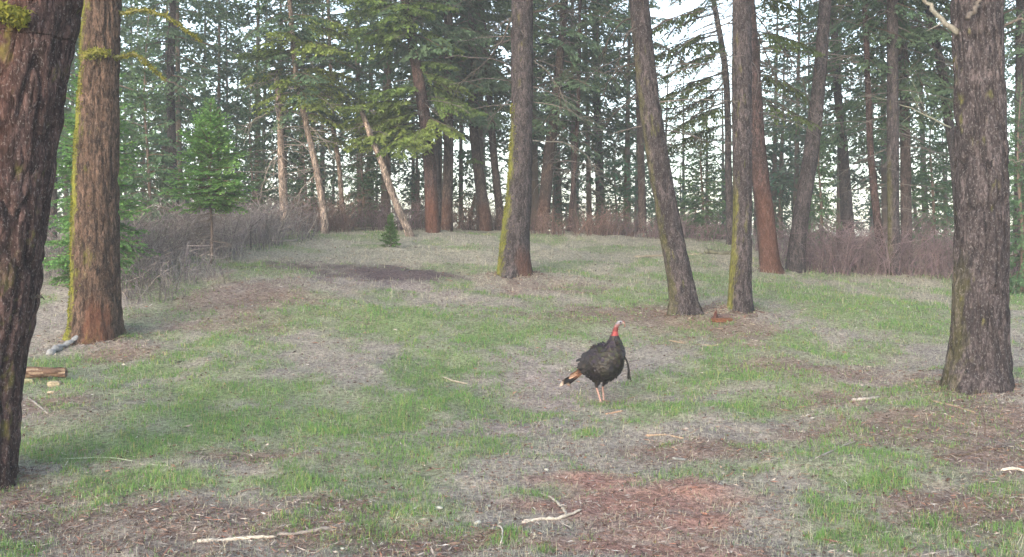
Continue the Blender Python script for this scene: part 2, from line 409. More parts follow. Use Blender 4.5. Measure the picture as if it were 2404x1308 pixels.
# ------------------------------------------------------------------ foliage
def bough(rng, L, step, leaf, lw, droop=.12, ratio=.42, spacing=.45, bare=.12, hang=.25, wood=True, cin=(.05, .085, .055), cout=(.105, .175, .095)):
    V = []; C = []
    n = max(4, int(L * (1 - bare) / step)); t = bare + (1 - bare) * (np.arange(n) + rng.random(n) * .6) / n
    t = np.clip(t, 0, 1)
    segs = []
    for tt in t:
        for sd_ in (-1, 1):
            if rng.random() < .12: continue
            lt = (ratio * L * (1 - tt) ** .75 * rng.uniform(.6, 1.15) + leaf * .9)
            an = math.radians(rng.uniform(38, 68)) * sd_
            p = np.array([tt * L, 0, -droop * L * tt ** 2]); dv = np.array([math.cos(an), math.sin(an), rng.uniform(-.35, .08) - hang * .3])
            dv /= np.linalg.norm(dv); segs.append((p, dv, lt, sd_))
    segs.append((np.array([L * .93, 0, -droop * L * .87]), np.array([1, 0, -.2]), leaf * 1.5, 1))
    quads = []
    for p, dv, lt, sd_ in segs:
        m = max(2, int(lt / (leaf * spacing))); u = (np.arange(m) + .5) / m
        q = p + dv * (u * lt)[:, None]; q[:, 2] -= hang * .25 * lt * u ** 2
        for s2 in (-1, 1):
            a = math.radians(rng.uniform(30, 50)) * s2
            ca, sa = math.cos(a), math.sin(a)
            ld = np.stack([dv[0] * ca - dv[1] * sa, dv[0] * sa + dv[1] * ca, np.full(1, dv[2])[0]]) if False else np.array([dv[0] * ca - dv[1] * sa, dv[0] * sa + dv[1] * ca, dv[2]])
            D = ld + rng.normal(0, .22, (m, 3)); D[:, 2] -= hang * rng.random(m); D /= np.linalg.norm(D, axis=1)[:, None]
            ln = leaf * rng.uniform(.65, 1.2, m) * (1 - .35 * u)
            Wd = np.cross(D, np.array([0, 0, 1.]) + rng.normal(0, .45, (m, 3))); Wd /= np.linalg.norm(Wd, axis=1)[:, None] + 1e-9
            w = lw * rng.uniform(.7, 1.2, m)
            a0 = q; tip = q + D * ln[:, None]; md = q + D * (ln * .45)[:, None]
            quads.append(np.stack([a0, md + Wd * w[:, None] * .5, tip, md - Wd * w[:, None] * .5], 1))
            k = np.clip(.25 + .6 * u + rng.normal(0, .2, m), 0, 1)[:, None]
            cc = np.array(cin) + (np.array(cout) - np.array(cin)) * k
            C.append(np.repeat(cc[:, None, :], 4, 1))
    Qv = np.concatenate(quads).reshape(-1, 3); Cc = np.concatenate(C).reshape(-1, 3)
    b = B(); b.add(Qv, None, np.arange(len(Qv)).reshape(-1, 4), Cc)
    if wood:
        x = np.linspace(0, 1, 6); P = np.stack([x * L, np.zeros(6), -droop * L * x ** 2], 1)
        v, tr, q = tube(P, .012 * L ** .5 * (1 - .8 * x) + .003, 3); b.add(v, tr, q, (.11, .08, .065))
    return b.get()
def rotm(az, el, roll=0):
    return np.array((Matrix.Rotation(az, 3, 'Z') @ Matrix.Rotation(-el, 3, 'Y') @ Matrix.Rotation(roll, 3, 'X')))
def put(b, proto, L0, L, p, az, el, roll=0, cm=None):
    V, T, Q, C = proto
    s = L / L0
    V2 = (V * np.array([s, s ** .9, s ** .9])) @ rotm(az, el, roll).T + p
    b.add(V2, T, Q, C if cm is None else C * cm)
def protos(seed, sizes, **kw):
    r = np.random.default_rng(seed); return [(L, bough(r, L, **kw)) for L in sizes]
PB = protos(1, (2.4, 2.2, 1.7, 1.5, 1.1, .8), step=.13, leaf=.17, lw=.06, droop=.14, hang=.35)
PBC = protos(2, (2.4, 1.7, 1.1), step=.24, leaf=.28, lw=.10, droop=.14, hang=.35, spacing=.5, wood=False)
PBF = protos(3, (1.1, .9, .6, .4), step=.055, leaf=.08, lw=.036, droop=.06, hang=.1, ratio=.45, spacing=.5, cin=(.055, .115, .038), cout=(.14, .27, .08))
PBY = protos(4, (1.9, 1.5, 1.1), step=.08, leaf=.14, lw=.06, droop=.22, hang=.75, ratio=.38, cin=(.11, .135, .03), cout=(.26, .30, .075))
def pick(rng, P, L):
    k = np.argsort([abs(math.log(p[0] / L)) + rng.random() * .35 for p in P])[0]; return P[k]
def crown(rng, P, H, R, nb, prof, el0=-20, el1=45, cm=(1, 1, 1), keep=1.0, start=0.0):
    b = B(); az = 0
    for k in range(nb):
        t = (k + rng.random()) / nb; az += 2.39996 + rng.normal(0, .3)
        if rng.random() > keep: continue
        L = max(.12, R * prof(t) * rng.uniform(.7, 1.12)); L0, pr = pick(rng, P, L)
        el = math.radians(el0 + (el1 - el0) * t + rng.normal(0, 7))
        put(b, pr, L0, L, np.array([0, 0, start + t * (H - start)]), az, el, rng.normal(0, .2), np.array(cm) * rng.uniform(.82, 1.18))
    return b
cone = lambda t: (1 - t) ** .8
tall = lambda t: min(1, .55 + t * 1.8) * (1 - t) ** .65
rng = np.random.default_rng(11)
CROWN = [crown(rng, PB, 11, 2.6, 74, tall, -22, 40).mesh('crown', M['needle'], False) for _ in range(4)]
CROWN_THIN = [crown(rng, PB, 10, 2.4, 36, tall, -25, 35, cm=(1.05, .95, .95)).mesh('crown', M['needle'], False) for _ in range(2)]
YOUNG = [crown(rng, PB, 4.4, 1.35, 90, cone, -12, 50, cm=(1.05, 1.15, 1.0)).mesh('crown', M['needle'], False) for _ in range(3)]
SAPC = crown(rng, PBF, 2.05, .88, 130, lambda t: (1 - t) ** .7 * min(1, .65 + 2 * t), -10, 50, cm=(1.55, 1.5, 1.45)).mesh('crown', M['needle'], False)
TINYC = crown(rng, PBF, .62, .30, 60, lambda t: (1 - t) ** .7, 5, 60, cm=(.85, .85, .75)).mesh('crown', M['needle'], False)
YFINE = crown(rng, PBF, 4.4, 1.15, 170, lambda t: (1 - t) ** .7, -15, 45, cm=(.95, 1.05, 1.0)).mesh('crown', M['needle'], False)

# ------------------------------------------------------------------ dead twigs on trunks
def dead_branch(b, rng, p, az, L, r0, el=-.1, droop=.25, col=(.10, .088, .083), subs=6, n=5):
    d = np.array([math.cos(az), math.sin(az), 0]); sdv = np.array([-d[1], d[0], 0])
    t = np.linspace(0, 1, 7); wob = rng.normal(0, .05 * L)
    P = p + d * (t * L)[:, None] + sdv * (wob * np.sin(t * 3.1))[:, None]; P[:, 2] += math.sin(el) * L * t - droop * L * t ** 2 + rng.normal(0, .012 * L, 7) * t
    v, tr, q = tube(P, r0 * (1 - .85 * t) + .0025, n); b.add(v, tr, q, np.array(col) * rng.uniform(.8, 1.2))
    for k in range(subs):
        u = rng.uniform(.25, .95); q0 = np.array([np.interp(u, t, P[:, c]) for c in range(3)])
        a2 = az + rng.choice([-1, 1]) * rng.uniform(.4, 1.2); l2 = L * rng.uniform(.12, .4) * (1.1 - u)+.08
        d2 = np.array([math.cos(a2), math.sin(a2), rng.uniform(-.7, .25)]); tt = np.linspace(0, 1, 4)
        P2 = q0 + d2 * (tt * l2)[:, None] + rng.normal(0, .04 * l2, (4, 3)) * tt[:, None]; P2[:, 2] -= .2 * l2 * tt ** 2
        v, tr, q = tube(P2, .35 * r0 * (1 - .8 * tt) + .002, 3, False); b.add(v, None, q, np.array(col) * rng.uniform(.8, 1.3))
def twigs(parent, axf, rng, h0, h1, n, L=(0.5, 1.6), r=.011, col=(.10, .088, .083), subs=5):
    b = B()
    for k in range(n):
        h = rng.uniform(h0, h1); c, rad, tg = axf(h); az = rng.uniform(0, 2 * math.pi)
        p = c + np.array([math.cos(az), math.sin(az), 0]) * rad * .8
        dead_branch(b, rng, p, az, rng.uniform(*L), r * rng.uniform(.6, 1.2), rng.uniform(-.35, .25), rng.uniform(.05, .35), col, subs)
    o = b.build('dead_twigs', M['twig'], parent); o['kind'] = 'stuff'; return o
def px_branch(parent, base, pts, d, r0, r1, col, mossy=0, rng=RNG, name='branch', side=0, dd=None):
    P = np.array([at(p[0], p[1], d + (0 if dd is None else dd[i])) for i, p in enumerate(pts)]) - base
    P = bez(P, 14); t = np.linspace(0, 1, 14); P = P + rng.normal(0, .006, P.shape) * (1 + 2 * t[:, None])
    b = B(); v, tr, q = tube(P, r0 + (r1 - r0) * t, 7); b.add(v, tr, q, col)
    for k in range(side):
        u = rng.uniform(.15, .95); q0 = np.array([np.interp(u, t, P[:, c]) for c in range(3)]); L = np.linalg.norm(P[-1] - P[0])
        dv = (P[-1] - P[0]) / L + rng.normal(0, .6, 3); dv[2] -= .3; l2 = rng.uniform(.1, .3) * L; tt = np.linspace(0, 1, 4)
        P2 = q0 + dv * (tt * l2)[:, None] + rng.normal(0, .03 * l2, (4, 3)) * tt[:, None]
        v, tr, q = tube(P2, .4 * r0 * (1 - .8 * tt) + .002, 3, False); b.add(v, None, q, col)
    o = b.build(name, M['wood'], parent)
    if mossy:
        mb = B(); nt2 = mossy
        u = rng.random(nt2); q0 = np.stack([np.interp(u, t, P[:, c]) for c in range(3)], 1)
        rad = (r0 + (r1 - r0) * u)
        tuft(mb, rng, q0 + rng.normal(0, 1, (nt2, 3)) * (rad * .7)[:, None], rng.normal(0, 1, (nt2, 3)) + np.array([0, 0, -.2]), .045, .012)
        m = mb.build('moss', M['moss'], o, smooth=False); m['kind'] = 'stuff'
    return o
def tuft(b, rng, P, D, L, w, ca=(.075, .09, .014), cb=(.22, .22, .035)):
    n = len(P); D = D / (np.linalg.norm(D, axis=1)[:, None] + 1e-9)
    Wd = np.cross(D, rng.normal(0, 1, (n, 3))); Wd /= np.linalg.norm(Wd, axis=1)[:, None] + 1e-9
    l = L * rng.uniform(.5, 1.3, n)[:, None]
    V = np.stack([P - Wd * w, P + Wd * w, P + D * l], 1).reshape(-1, 3)
    k = rng.random(n)[:, None]; c = np.array(ca) + (np.array(cb) - np.array(ca)) * k
    b.add(V, np.arange(len(V)).reshape(-1, 3), None, np.repeat(c, 3, 0))
def trunk_moss(parent, axf, rng, n, ang, wid, h0, h1):
    h = rng.uniform(h0, h1, n); a = np.radians(ang + rng.normal(0, wid, n))
    cen = [axf(x) for x in h]; c = np.array([x[0] for x in cen]); r = np.array([x[1] for x in cen])
    D = np.stack([np.cos(a), np.sin(a), np.zeros(n)], 1)
    P = c + D * (r * 1.02)[:, None]; b = B(); P[:, 2] += h - c[:, 2] 
    keep = fbm(a * 2.5, h * 5, s=5) > .42
    tuft(b, rng, P[keep], D[keep] + np.array([0, 0, -.5]) + rng.normal(0, .4, (keep.sum(), 3)), .035, .011)
    o = b.build('moss', M['moss'], parent, smooth=False); o['kind'] = 'stuff'; return o
def add_crown(parent, me, axf, h, rz, s=(1, 1, 1)):
    c, r, tg = axf(h)
    q = Vector((0, 0, 1)).rotation_difference(Vector(tg)) @ Quaternion((0, 0, 1), rz)
    o = ob('crown', me, parent, c, q.to_euler(), s); return o

# table: key: name, label, group, points, depth, bark, options
TREES = [
 ('a', 'pine_tree', 'thick reddish-barked trunk cut by the photo edge beside the rotten log, leaning', [(-80, 1150, 205), (-50, 900, 188), (-15, 700, 186), (10, 500, 188), (35, 300, 190), (70, 100, 190), (88, 0, 190)], 7.7, 'bark_red',
   dict(seg=150, fine=.022, bark=.025, bf=10, H=14, seed=1, red=(-120, 60, 9, .3), moss=(-60, 20, 2.0, .3)), dict(crown=7.0)),
 ('b', 'pine_tree', 'tan trunk with yellow-green moss down one edge and orange bare patch at its foot', [(223, 808, 124), (224, 700, 108), (224, 600, 104), (226, 400, 97), (233, 200, 86), (239, 0, 82)], 14, 'bark_tan',
   dict(seg=110, fine=.03, bark=.019, bf=12, H=15, seed=2, flare=.45, moss=(190, 50, 9, 1.0), red=(-62, 34, .75, .8)), dict(crown=7.0, moss=(5200, 188, 24, .1, 4.8))),
 ('c', 'pine_tree', 'tall straight trunk standing alone mid-clearing behind the turkey, mossy lower edge', [(1207, 658, 80), (1210, 555, 66), (1219, 454, 58), (1224, 302, 50), (1226, 100, 50), (1226, 0, 50)], 20, 'bark_grey',
   dict(seg=72, fine=.045, bark=.012, bf=12, H=15, seed=3, flare=.65, moss=(188, 48, 3.6, .9), red=(-50, 45, .8, .5)), dict(crown=7.2, moss=(1800, 188, 30, .1, 3.6), tw=(3.4, 7.5, 26))),
 ('d', 'pine_tree', 'grey-brown trunk leaning strongly, beside the red broken stump', [(1610, 737, 66), (1598, 660, 60), (1567, 504, 52), (1541, 353, 50), (1520, 202, 48), (1500, 0, 43)], 16, 'bark_grey',
   dict(seg=72, fine=.04, bark=.012, bf=13, H=15, seed=4, flare=.5, moss=(200, 32, 5, .22)), dict(crown=7.2, tw=(3.0, 7.5, 34))),
 ('e', 'pine_tree', 'slim straight grey trunk rising right out of the needle mound with red broken stump', [(1739, 744, 58), (1738, 656, 50), (1743, 504, 42), (1742, 202, 45), (1742, 0, 43)], 16, 'bark_grey',
   dict(seg=72, fine=.04, bark=.011, bf=14, H=15, seed=5, flare=.5, moss=(195, 38, 2.4, .6)), dict(crown=7.5, tw=(3.8, 8, 22))),
 ('f', 'pine_tree', 'large dark grey trunk standing on the brown needle mound at the photo edge', [(2293, 908, 146), (2300, 800, 124), (2303, 605, 114), (2304, 404, 112), (2299, 202, 107), (2294, 0, 106)], 11, 'bark_grey',
   dict(seg=130, fine=.025, bark=.024, bf=11, H=14, seed=6, flare=.15, moss=(185, 40, 1.6, .15)), dict(crown=6.6)),
 ('g', 'pine_tree', 'reddish trunk just behind the slim grey trunk, leaning away from the V-shaped neighbour', [(1812, 638, 50), (1805, 600, 46), (1796, 504, 42), (1778, 353, 40), (1768, 202, 38), (1755, 0, 34)], 22, 'bark_red',
   dict(seg=40, fine=.06, bark=.008, bf=12, H=15, seed=7, red=(-90, 100, 2.6, .55)), dict(crown=6.8, tw=(2.6, 7, 40), thin=1, twL=(.6, 2.0))),
 ('h', 'pine_tree', 'tall trunk leaning to the right that forms a V with its reddish neighbour', [(1868, 642, 44), (1869, 600, 40), (1881, 504, 36), (1905, 353, 34), (1922, 202, 30), (1938, 0, 27)], 22.5, 'bark_grey',
   dict(seg=40, fine=.06, bark=.008, bf=12, H=15, seed=8), dict(crown=6.5, tw=(3, 7, 20), thin=1)),
 ('i', 'pine_tree', 'grey trunk rising from the purple thicket, between the V-shaped pair and the reddish slim trunk', [(1993, 592, 32), (1985, 454, 27), (1976, 303, 21), (1965, 200, 18), (1955, 0, 16)], 29, 'bark_grey',
   dict(seg=28, fine=.09, bark=.006, H=14, seed=9), dict(crown=3.4, tw=(2, 6, 22))),
 ('j', 'pine_tree', 'very slim reddish trunk with a slight bend, first of three rising from the right thicket', [(2077, 648, 26), (2058, 504, 18), (2044, 353, 15), (2038, 202, 13), (2030, 0, 12)], 23, 'bark_red',
   dict(seg=28, fine=.09, bark=.005, H=13, seed=10), dict(crown=5.0, tw=(1.6, 6, 26), thin=1)),
 ('k', 'pine_tree', 'straight grey trunk in the middle of the three rising from the right thicket', [(2101, 652, 29), (2098, 500, 26), (2096, 300, 27), (2095, 0, 24)], 22.5, 'bark_grey',
   dict(seg=32, fine=.07, bark=.007, H=15, seed=11, moss=(180, 70, 3, .3)), dict(crown=6.0, tw=(2.6, 7, 22))),
 ('l', 'pine_tree', 'dark trunk close behind the straight grey one rising from the right thicket', [(2129, 632, 27), (2126, 400, 24), (2122, 200, 22), (2116, 0, 20)], 24.5, 'bark_dark',
   dict(seg=28, fine=.09, bark=.006, H=15, seed=12), dict(crown=3.8, tw=(2.4, 7, 22))),
 ('m', 'pine_tree', 'leaning trunk that disappears behind the large dark trunk at the photo edge', [(2262, 630, 27), (2245, 400, 24), (2230, 303, 20), (2213, 177, 20), (2177, 0, 18)], 24, 'bark_grey',
   dict(seg=28, fine=.09, bark=.006, H=14, seed=13), dict(crown=4.0, tw=(2.6, 7, 22))),
 ('n', 'pine_tree', 'slim trunk seen beyond the large dark trunk, at the far photo edge', [(2392, 640, 26), (2394, 400, 22), (2396, 0, 20)], 22, 'bark_grey',
   dict(seg=28, fine=.09, bark=.006, H=14, seed=14), dict(crown=5.0, tw=(2.6, 7, 14))),
 ('o', 'pine_tree', 'thin dark trunk behind the leaning grey-brown one, before the low white sky gap', [(1508, 549, 20), (1506, 430, 18), (1500, 240, 14), (1490, 0, 12)], 33, 'bark_dark',
   dict(seg=24, fine=.1, bark=.004, H=14, seed=15), dict(crown=5.0, tw=(2.5, 7, 16), thin=1)),
 ('p', 'pine_tree', 'thin bent trunk with long bare boughs against the brightest sky', [(1716, 560, 20), (1710, 400, 16), (1709, 300, 15), (1702, 157, 15), (1675, 0, 12)], 27, 'bark_grey',
   dict(seg=24, fine=.1, bark=.004, H=12, seed=16), dict(crown=6.8, tw=(2.6, 7.5, 70), thin=1, twL=(.8, 2.4), twc=(.13, .12, .115))),
 ('q', 'pine_tree', 'orange-footed trunk beside the leaning pale pole, yellow-green boughs hanging from it', [(1017, 562, 36), (1012, 454, 30), (1006, 353, 29), (985, 200, 27), (963, 75, 22), (950, 0, 20)], 26, 'bark_red',
   dict(seg=40, fine=.07, bark=.008, bf=12, H=15, seed=17, red=(-90, 100, 1.7, .75)), dict(crown=5.0, tw=(3, 7, 24))),
 ('r', 'pine_tree', 'dark straight trunk immediately right of the orange-footed trunk', [(1048, 540, 27), (1053, 353, 23), (1052, 150, 21), (1052, 0, 20)], 28, 'bark_dark',
   dict(seg=28, fine=.09, bark=.006, H=15, seed=18, red=(-90, 100, 1.2, .5)), dict(crown=3.5, tw=(2.6, 7, 26))),
 ('s', 'pine_tree', 'faint slim trunk squeezed between the orange-footed trunk and the dark straight one', [(1032, 536, 15), (1028, 400, 13), (1025, 280, 13), (1020, 0, 10)], 30, 'bark_grey',
   dict(seg=20, fine=.12, bark=.004, H=13, seed=19), dict(crown=3.6, tw=(2.6, 7, 18))),
 ('t', 'pine_tree', 'brown trunk with reddish foot, left of the pair before the lone mossy trunk', [(1141, 532, 30), (1137, 500, 29), (1117, 353, 21), (1110, 252, 20), (1108, 0, 17)], 29, 'bark_dark',
   dict(seg=28, fine=.09, bark=.006, H=15, seed=20, red=(-90, 100, 1.0, .5)), dict(crown=3.6, tw=(2.6, 7, 24))),
 ('u', 'pine_tree', 'slim leaning trunk just left of the lone mossy trunk', [(1177, 530, 21), (1171, 480, 19), (1158, 353, 17), (1147, 202, 15), (1130, 0, 13)], 29.5, 'bark_dark',
   dict(seg=24, fine=.1, bark=.005, H=14, seed=21), dict(crown=3.8, tw=(2.6, 7, 24))),
 ('v', 'pine_tree', 'hazy brown trunk leaning right, just right of the lone mossy trunk', [(1268, 540, 30), (1276, 500, 29), (1290, 353, 26), (1304, 250, 22), (1318, 100, 18), (1326, 0, 16)], 30, 'bark_dark',
   dict(seg=28, fine=.09, bark=.006, H=14, seed=22, red=(-90, 100, 1.2, .4)), dict(crown=3.0, tw=(1.6, 7, 60), twL=(.8, 2.2), twc=(.14, .13, .125))),
 ('w', 'pine_tree', 'thread-thin reddish trunk in the hazy gap beyond the lone mossy trunk', [(1337, 548, 12), (1348, 400, 10), (1357, 250, 9), (1362, 0, 7)], 30, 'bark_red',
   dict(seg=16, fine=.15, bark=.002, H=11, seed=23), dict(crown=5.0, tw=(2, 7, 24), thin=1)),
 ('x', 'pine_tree', 'broad faint trunk in the haze left of the low white sky gap', [(1412, 548, 26), (1408, 430, 21), (1402, 250, 18), (1398, 0, 15)], 35, 'bark_grey',
   dict(seg=20, fine=.12, bark=.004, H=14, seed=24), dict(crown=3.2, tw=(1.4, 6, 50), twc=(.14, .13, .125))),
 ('y', 'dead_snag', 'pale pinkish dead snag with a snapped top, standing in the brown thicket', [(667, 540, 22), (666, 475, 20), (662, 400, 18), (657, 280, 15), (648, 168, 9)], 26, 'bark_pale',
   dict(seg=28, fine=.08, bark=.006, H=4.5, seed=25, broken=True), dict(tw=(1.2, 4.0, 26), twL=(.8, 1.9), twc=(.17, .15, .14))),
 ('z', 'pine_tree', 'pale leaning pole beside the snapped dead snag', [(764, 545, 18), (758, 485, 16), (744, 404, 16), (727, 328, 14), (708, 242, 14), (696, 190, 12), (680, 0, 10)], 26, 'bark_pale',
   dict(seg=28, fine=.08, bark=.005, H=11, seed=26), dict(crown=3.4, tw=(1.6, 5.5, 26), twL=(.6, 1.6), twc=(.16, .145, .13))),
 ('A', 'pine_tree', 'thin greyish pole between the two pale leaning poles', [(806, 542, 13), (797, 400, 11), (783, 300, 11), (778, 200, 9), (770, 0, 8)], 28, 'bark_pale',
   dict(seg=20, fine=.12, bark=.003, H=11, seed=27), dict(crown=3.2, tw=(1.6, 5, 20))),
 ('B', 'dead_snag', 'pale bare pole leaning steeply beside the tiny green fir', [(964, 553, 20), (927, 470, 18), (897, 384, 17), (874, 328, 15), (845, 250, 11)], 25.3, 'bark_pale',
   dict(seg=28, fine=.08, bark=.005, H=5, seed=28, broken=True), dict(tw=(1.8, 3.4, 14), twL=(.4, 1.2))),
 ('C', 'pine_tree', 'faint slim trunk above the bright green sapling', [(415, 560, 22), (408, 450, 20), (400, 200, 18), (406, 0, 15)], 27, 'bark_grey',
   dict(seg=24, fine=.1, bark=.004, H=14, seed=29), dict(crown=3.6, tw=(2, 6, 22))),
 ('D', 'pine_tree', 'dim trunk in the shade between the thick edge trunk and the mossy tan trunk', [(120, 600, 26), (122, 400, 22), (118, 200, 20), (116, 0, 18)], 24, 'bark_dark',
   dict(seg=24, fine=.1, bark=.004, H=14, seed=30), dict(crown=2.6, tw=(2, 6, 16))),
]
TR = {}
for n, (key, name, label, pts, d, bk, kw, ex) in enumerate(TREES):
    base = at(pts[0][0], pts[0][1], d); base[2] = min(base[2], float(ground(base[0:1], base[1:2])[0]))
    e = empty(name, base); rg = np.random.default_rng(100 + n)
    tag(e, label, 'tree', 'tall conifers around the clearing' if name == 'pine_tree' else 'dead snags among the conifers')
    o, ax = trunk(pts, d, M[bk], e, base, **kw)
    if 'crown' in ex:
        hc = ex['crown']; me = (CROWN_THIN if ex.get('thin') else CROWN)[n % (2 if ex.get('thin') else 4)]
        s = (kw['H'] - hc) / 10.5 + .12; add_crown(e, me, ax, hc, n * 1.7, (max(.75, s), max(.75, s), s))
    if 'tw' in ex: twigs(e, ax, rg, *ex['tw'], L=ex.get('twL', (.5, 1.7)), col=ex.get('twc', (.10, .088, .083)))
    if 'moss' in ex: trunk_moss(e, ax, rg, *ex['moss'])
    TR[key] = (e, base, ax, d)
DK, LC = (.06, .05, .046), (.15, .15, .135)
e, bs, ax, d = TR['b']
px_branch(e, bs, [(270, 35), (330, 24), (385, 34), (430, 62), (475, 98)], d, .028, .010, (.16, .15, .06), 900)
px_branch(e, bs, [(272, 135), (318, 128), (340, 148), (388, 188)], d - .15, .026, .010, (.16, .15, .06), 700)
px_branch(e, bs, [(388, 188), (430, 205), (460, 235)], d - .15, .010, .004, DK, 0)
px_branch(e, bs, [(200, 128), (232, 122), (250, 124)], d - .36, .05, .03, (.2, .19, .05), 700)
e, bs, ax, d = TR['a']
px_branch(e, bs, [(-40, 26), (0, 30), (35, 36), (62, 48)], d - .4, .055, .03, (.16, .17, .04), 1600)
px_branch(e, bs, [(78, 695), (90, 697), (103, 698)], d, .008, .004, DK)
e, bs, ax, d = TR['c']
px_branch(e, bs, [(1200, 40), (1180, 90), (1140, 145), (1065, 210)], d - .1, .022, .006, DK, side=8)
px_branch(e, bs, [(1250, 30), (1290, 18), (1345, -30)], d, .022, .010, DK, side=4)
px_branch(e, bs, [(1250, 140), (1290, 175), (1340, 260)], d, .014, .004, (.12, .11, .105), side=8)
px_branch(e, bs, [(1250, 240), (1310, 250), (1400, 290)], d, .013, .004, (.12, .11, .105), side=8)
px_branch(e, bs, [(1250, 330), (1320, 335), (1370, 360), (1400, 400)], d - .2, .012, .004, (.13, .12, .115), side=8)
e, bs, ax, d = TR['d']
px_branch(e, bs, [(1490, 40), (1450, 60), (1405, 135)], d, .016, .005, DK, side=8)
px_branch(e, bs, [(1492, 50), (1460, 110), (1448, 165)], d - .2, .013, .004, DK, side=6)
px_branch(e, bs, [(1500, 145), (1450, 165), (1410, 230)], d, .012, .004, DK, side=8)
px_branch(e, bs, [(1525, 75), (1570, 45), (1650, 25)], d, .015, .005, DK, side=8)
e, bs, ax, d = TR['p']
for pts in ([(1696, 80), (1630, 95), (1580, 130), (1535, 120)], [(1705, 190), (1660, 230), (1600, 250), (1550, 255)], [(1700, 110), (1640, 140), (1560, 160), (1530, 190)], [(1706, 165), (1640, 190), (1560, 205), (1535, 225)], [(1690, 30), (1620, 50), (1545, 90)], [(1708, 240), (1650, 260), (1590, 310), (1570, 360)], [(1708, 250), (1740, 210), (1790, 190)], [(1709, 210), (1620, 225), (1545, 300)]):
    px_branch(e, bs, pts, d, .026, .007, (.07, .06, .055), side=22)
e, bs, ax, d = TR['g']
for pts in ([(1770, 30), (1815, 90), (1870, 160), (1900, 240)], [(1770, 60), (1800, 130), (1835, 220)], [(1770, 120), (1830, 110), (1900, 120)], [(1780, 230), (1840, 250), (1885, 290)], [(1770, 90), (1850, 60), (1900, 55)]):
    px_branch(e, bs, pts, d, .018, .005, (.07, .06, .055), side=12)
e, bs, ax, d = TR['f']
px_branch(e, bs, [(2250, 80), (2210, 45), (2150, -15)], d, .035, .018, LC, side=5)
px_branch(e, bs, [(2345, 70), (2375, 52), (2420, 45)], d, .022, .012, (.09, .08, .075), side=2)
px_branch(e, bs, [(2270, 45), (2290, 20), (2310, -20)], d - .35, .03, .02, (.09, .08, .075), side=1)
px_branch(e, bs, [(2350, 385), (2375, 375), (2420, 380)], d, .010, .004, LC, side=3)
e, bs, ax, d = TR['m']
px_branch(e, bs, [(2232, 300), (2170, 270), (2100, 240), (2028, 222)], d - 1.5, .022, .006, (.18, .19, .155), side=10)
e, bs, ax, d = TR['y']
for pts in ([(652, 185), (610, 195), (565, 210)], [(655, 255), (610, 275), (550, 310)], [(660, 350), (635, 385), (618, 430), (612, 470)], [(652, 190), (680, 205), (690, 170)]):
    px_branch(e, bs, pts, d, .022, .006, (.19, .17, .155), side=8)
e, bs, ax, d = TR['z']
for pts in ([(745, 405), (715, 435), (688, 470)], [(700, 200), (735, 225), (760, 260)], [(722, 290), (760, 330), (790, 380)], [(700, 215), (670, 230), (650, 270)]):
    px_branch(e, bs, pts, d, .018, .006, (.18, .165, .15), side=7)
# drooping yellow-green boughs
BM = {}
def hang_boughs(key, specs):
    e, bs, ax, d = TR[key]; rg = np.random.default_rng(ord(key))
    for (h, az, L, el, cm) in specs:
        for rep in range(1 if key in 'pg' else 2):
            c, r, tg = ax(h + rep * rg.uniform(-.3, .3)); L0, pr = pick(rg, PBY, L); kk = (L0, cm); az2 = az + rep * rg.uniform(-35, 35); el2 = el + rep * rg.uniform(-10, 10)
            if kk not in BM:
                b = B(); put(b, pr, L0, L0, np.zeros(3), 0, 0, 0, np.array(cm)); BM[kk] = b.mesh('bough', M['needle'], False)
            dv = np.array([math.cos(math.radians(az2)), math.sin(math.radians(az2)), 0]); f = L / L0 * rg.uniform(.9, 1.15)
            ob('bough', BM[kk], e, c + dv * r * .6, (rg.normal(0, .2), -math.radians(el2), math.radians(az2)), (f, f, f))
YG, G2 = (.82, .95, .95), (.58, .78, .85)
hang_boughs('q', [(3.3, 180, 1.9, 0, YG), (3.1, 205, 1.8, -8, YG), (2.9, 230, 1.5, -12, YG), (3.5, 160, 1.6, 5, YG), (3.6, 215, 2.0, 4, YG), (3.0, 260, 1.3, -12, YG), (3.2, 320, 1.2, -10, YG), (3.9, 200, 1.6, 8, G2), (3.4, 190, 1.4, -15, YG),
                  (5.6, 180, 1.7, 0, G2), (5.8, 220, 1.8, -6, G2), (5.5, 250, 1.5, -8, G2), (6.1, 200, 1.6, 4, G2), (6.0, 300, 1.5, 0, G2), (6.3, 330, 1.5, 0, G2), (5.4, 20, 1.4, -5, G2), (5.9, 270, 1.3, -10, G2), (3.8, 350, 1.5, -8, G2), (4.4, 10, 1.5, -10, (.5, .65, .7)), (4.7, 320, 1.4, 0, (.5, .65, .7))])
hang_boughs('z', [(3.5, 200, 1.0, 0, YG), (3.7, 340, 1.2, -5, YG), (3.2, 350, 1.1, -8, YG), (4.0, 250, 1.0, 0, YG), (3.6, 300, 1.2, -8, YG), (4.3, 160, 1.3, 5, YG), (4.4, 20, 1.4, 5, YG), (4.8, 210, 1.4, 5, G2), (4.9, 330, 1.5, 5, YG), (5.3, 270, 1.3, 0, YG), (5.6, 10, 1.5, 0, YG), (4.1, 10, 1.0, 0, YG)])
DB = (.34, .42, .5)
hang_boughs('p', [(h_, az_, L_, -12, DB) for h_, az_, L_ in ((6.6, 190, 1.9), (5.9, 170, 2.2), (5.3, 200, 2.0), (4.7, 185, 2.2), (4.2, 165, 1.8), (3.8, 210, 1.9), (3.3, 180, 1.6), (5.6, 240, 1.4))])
hang_boughs('g', [(h_, az_, L_, -10, DB) for h_, az_, L_ in ((6.3, 10, 1.4), (5.4, 340, 1.5), (4.6, 20, 1.3), (3.8, 350, 1.2))])
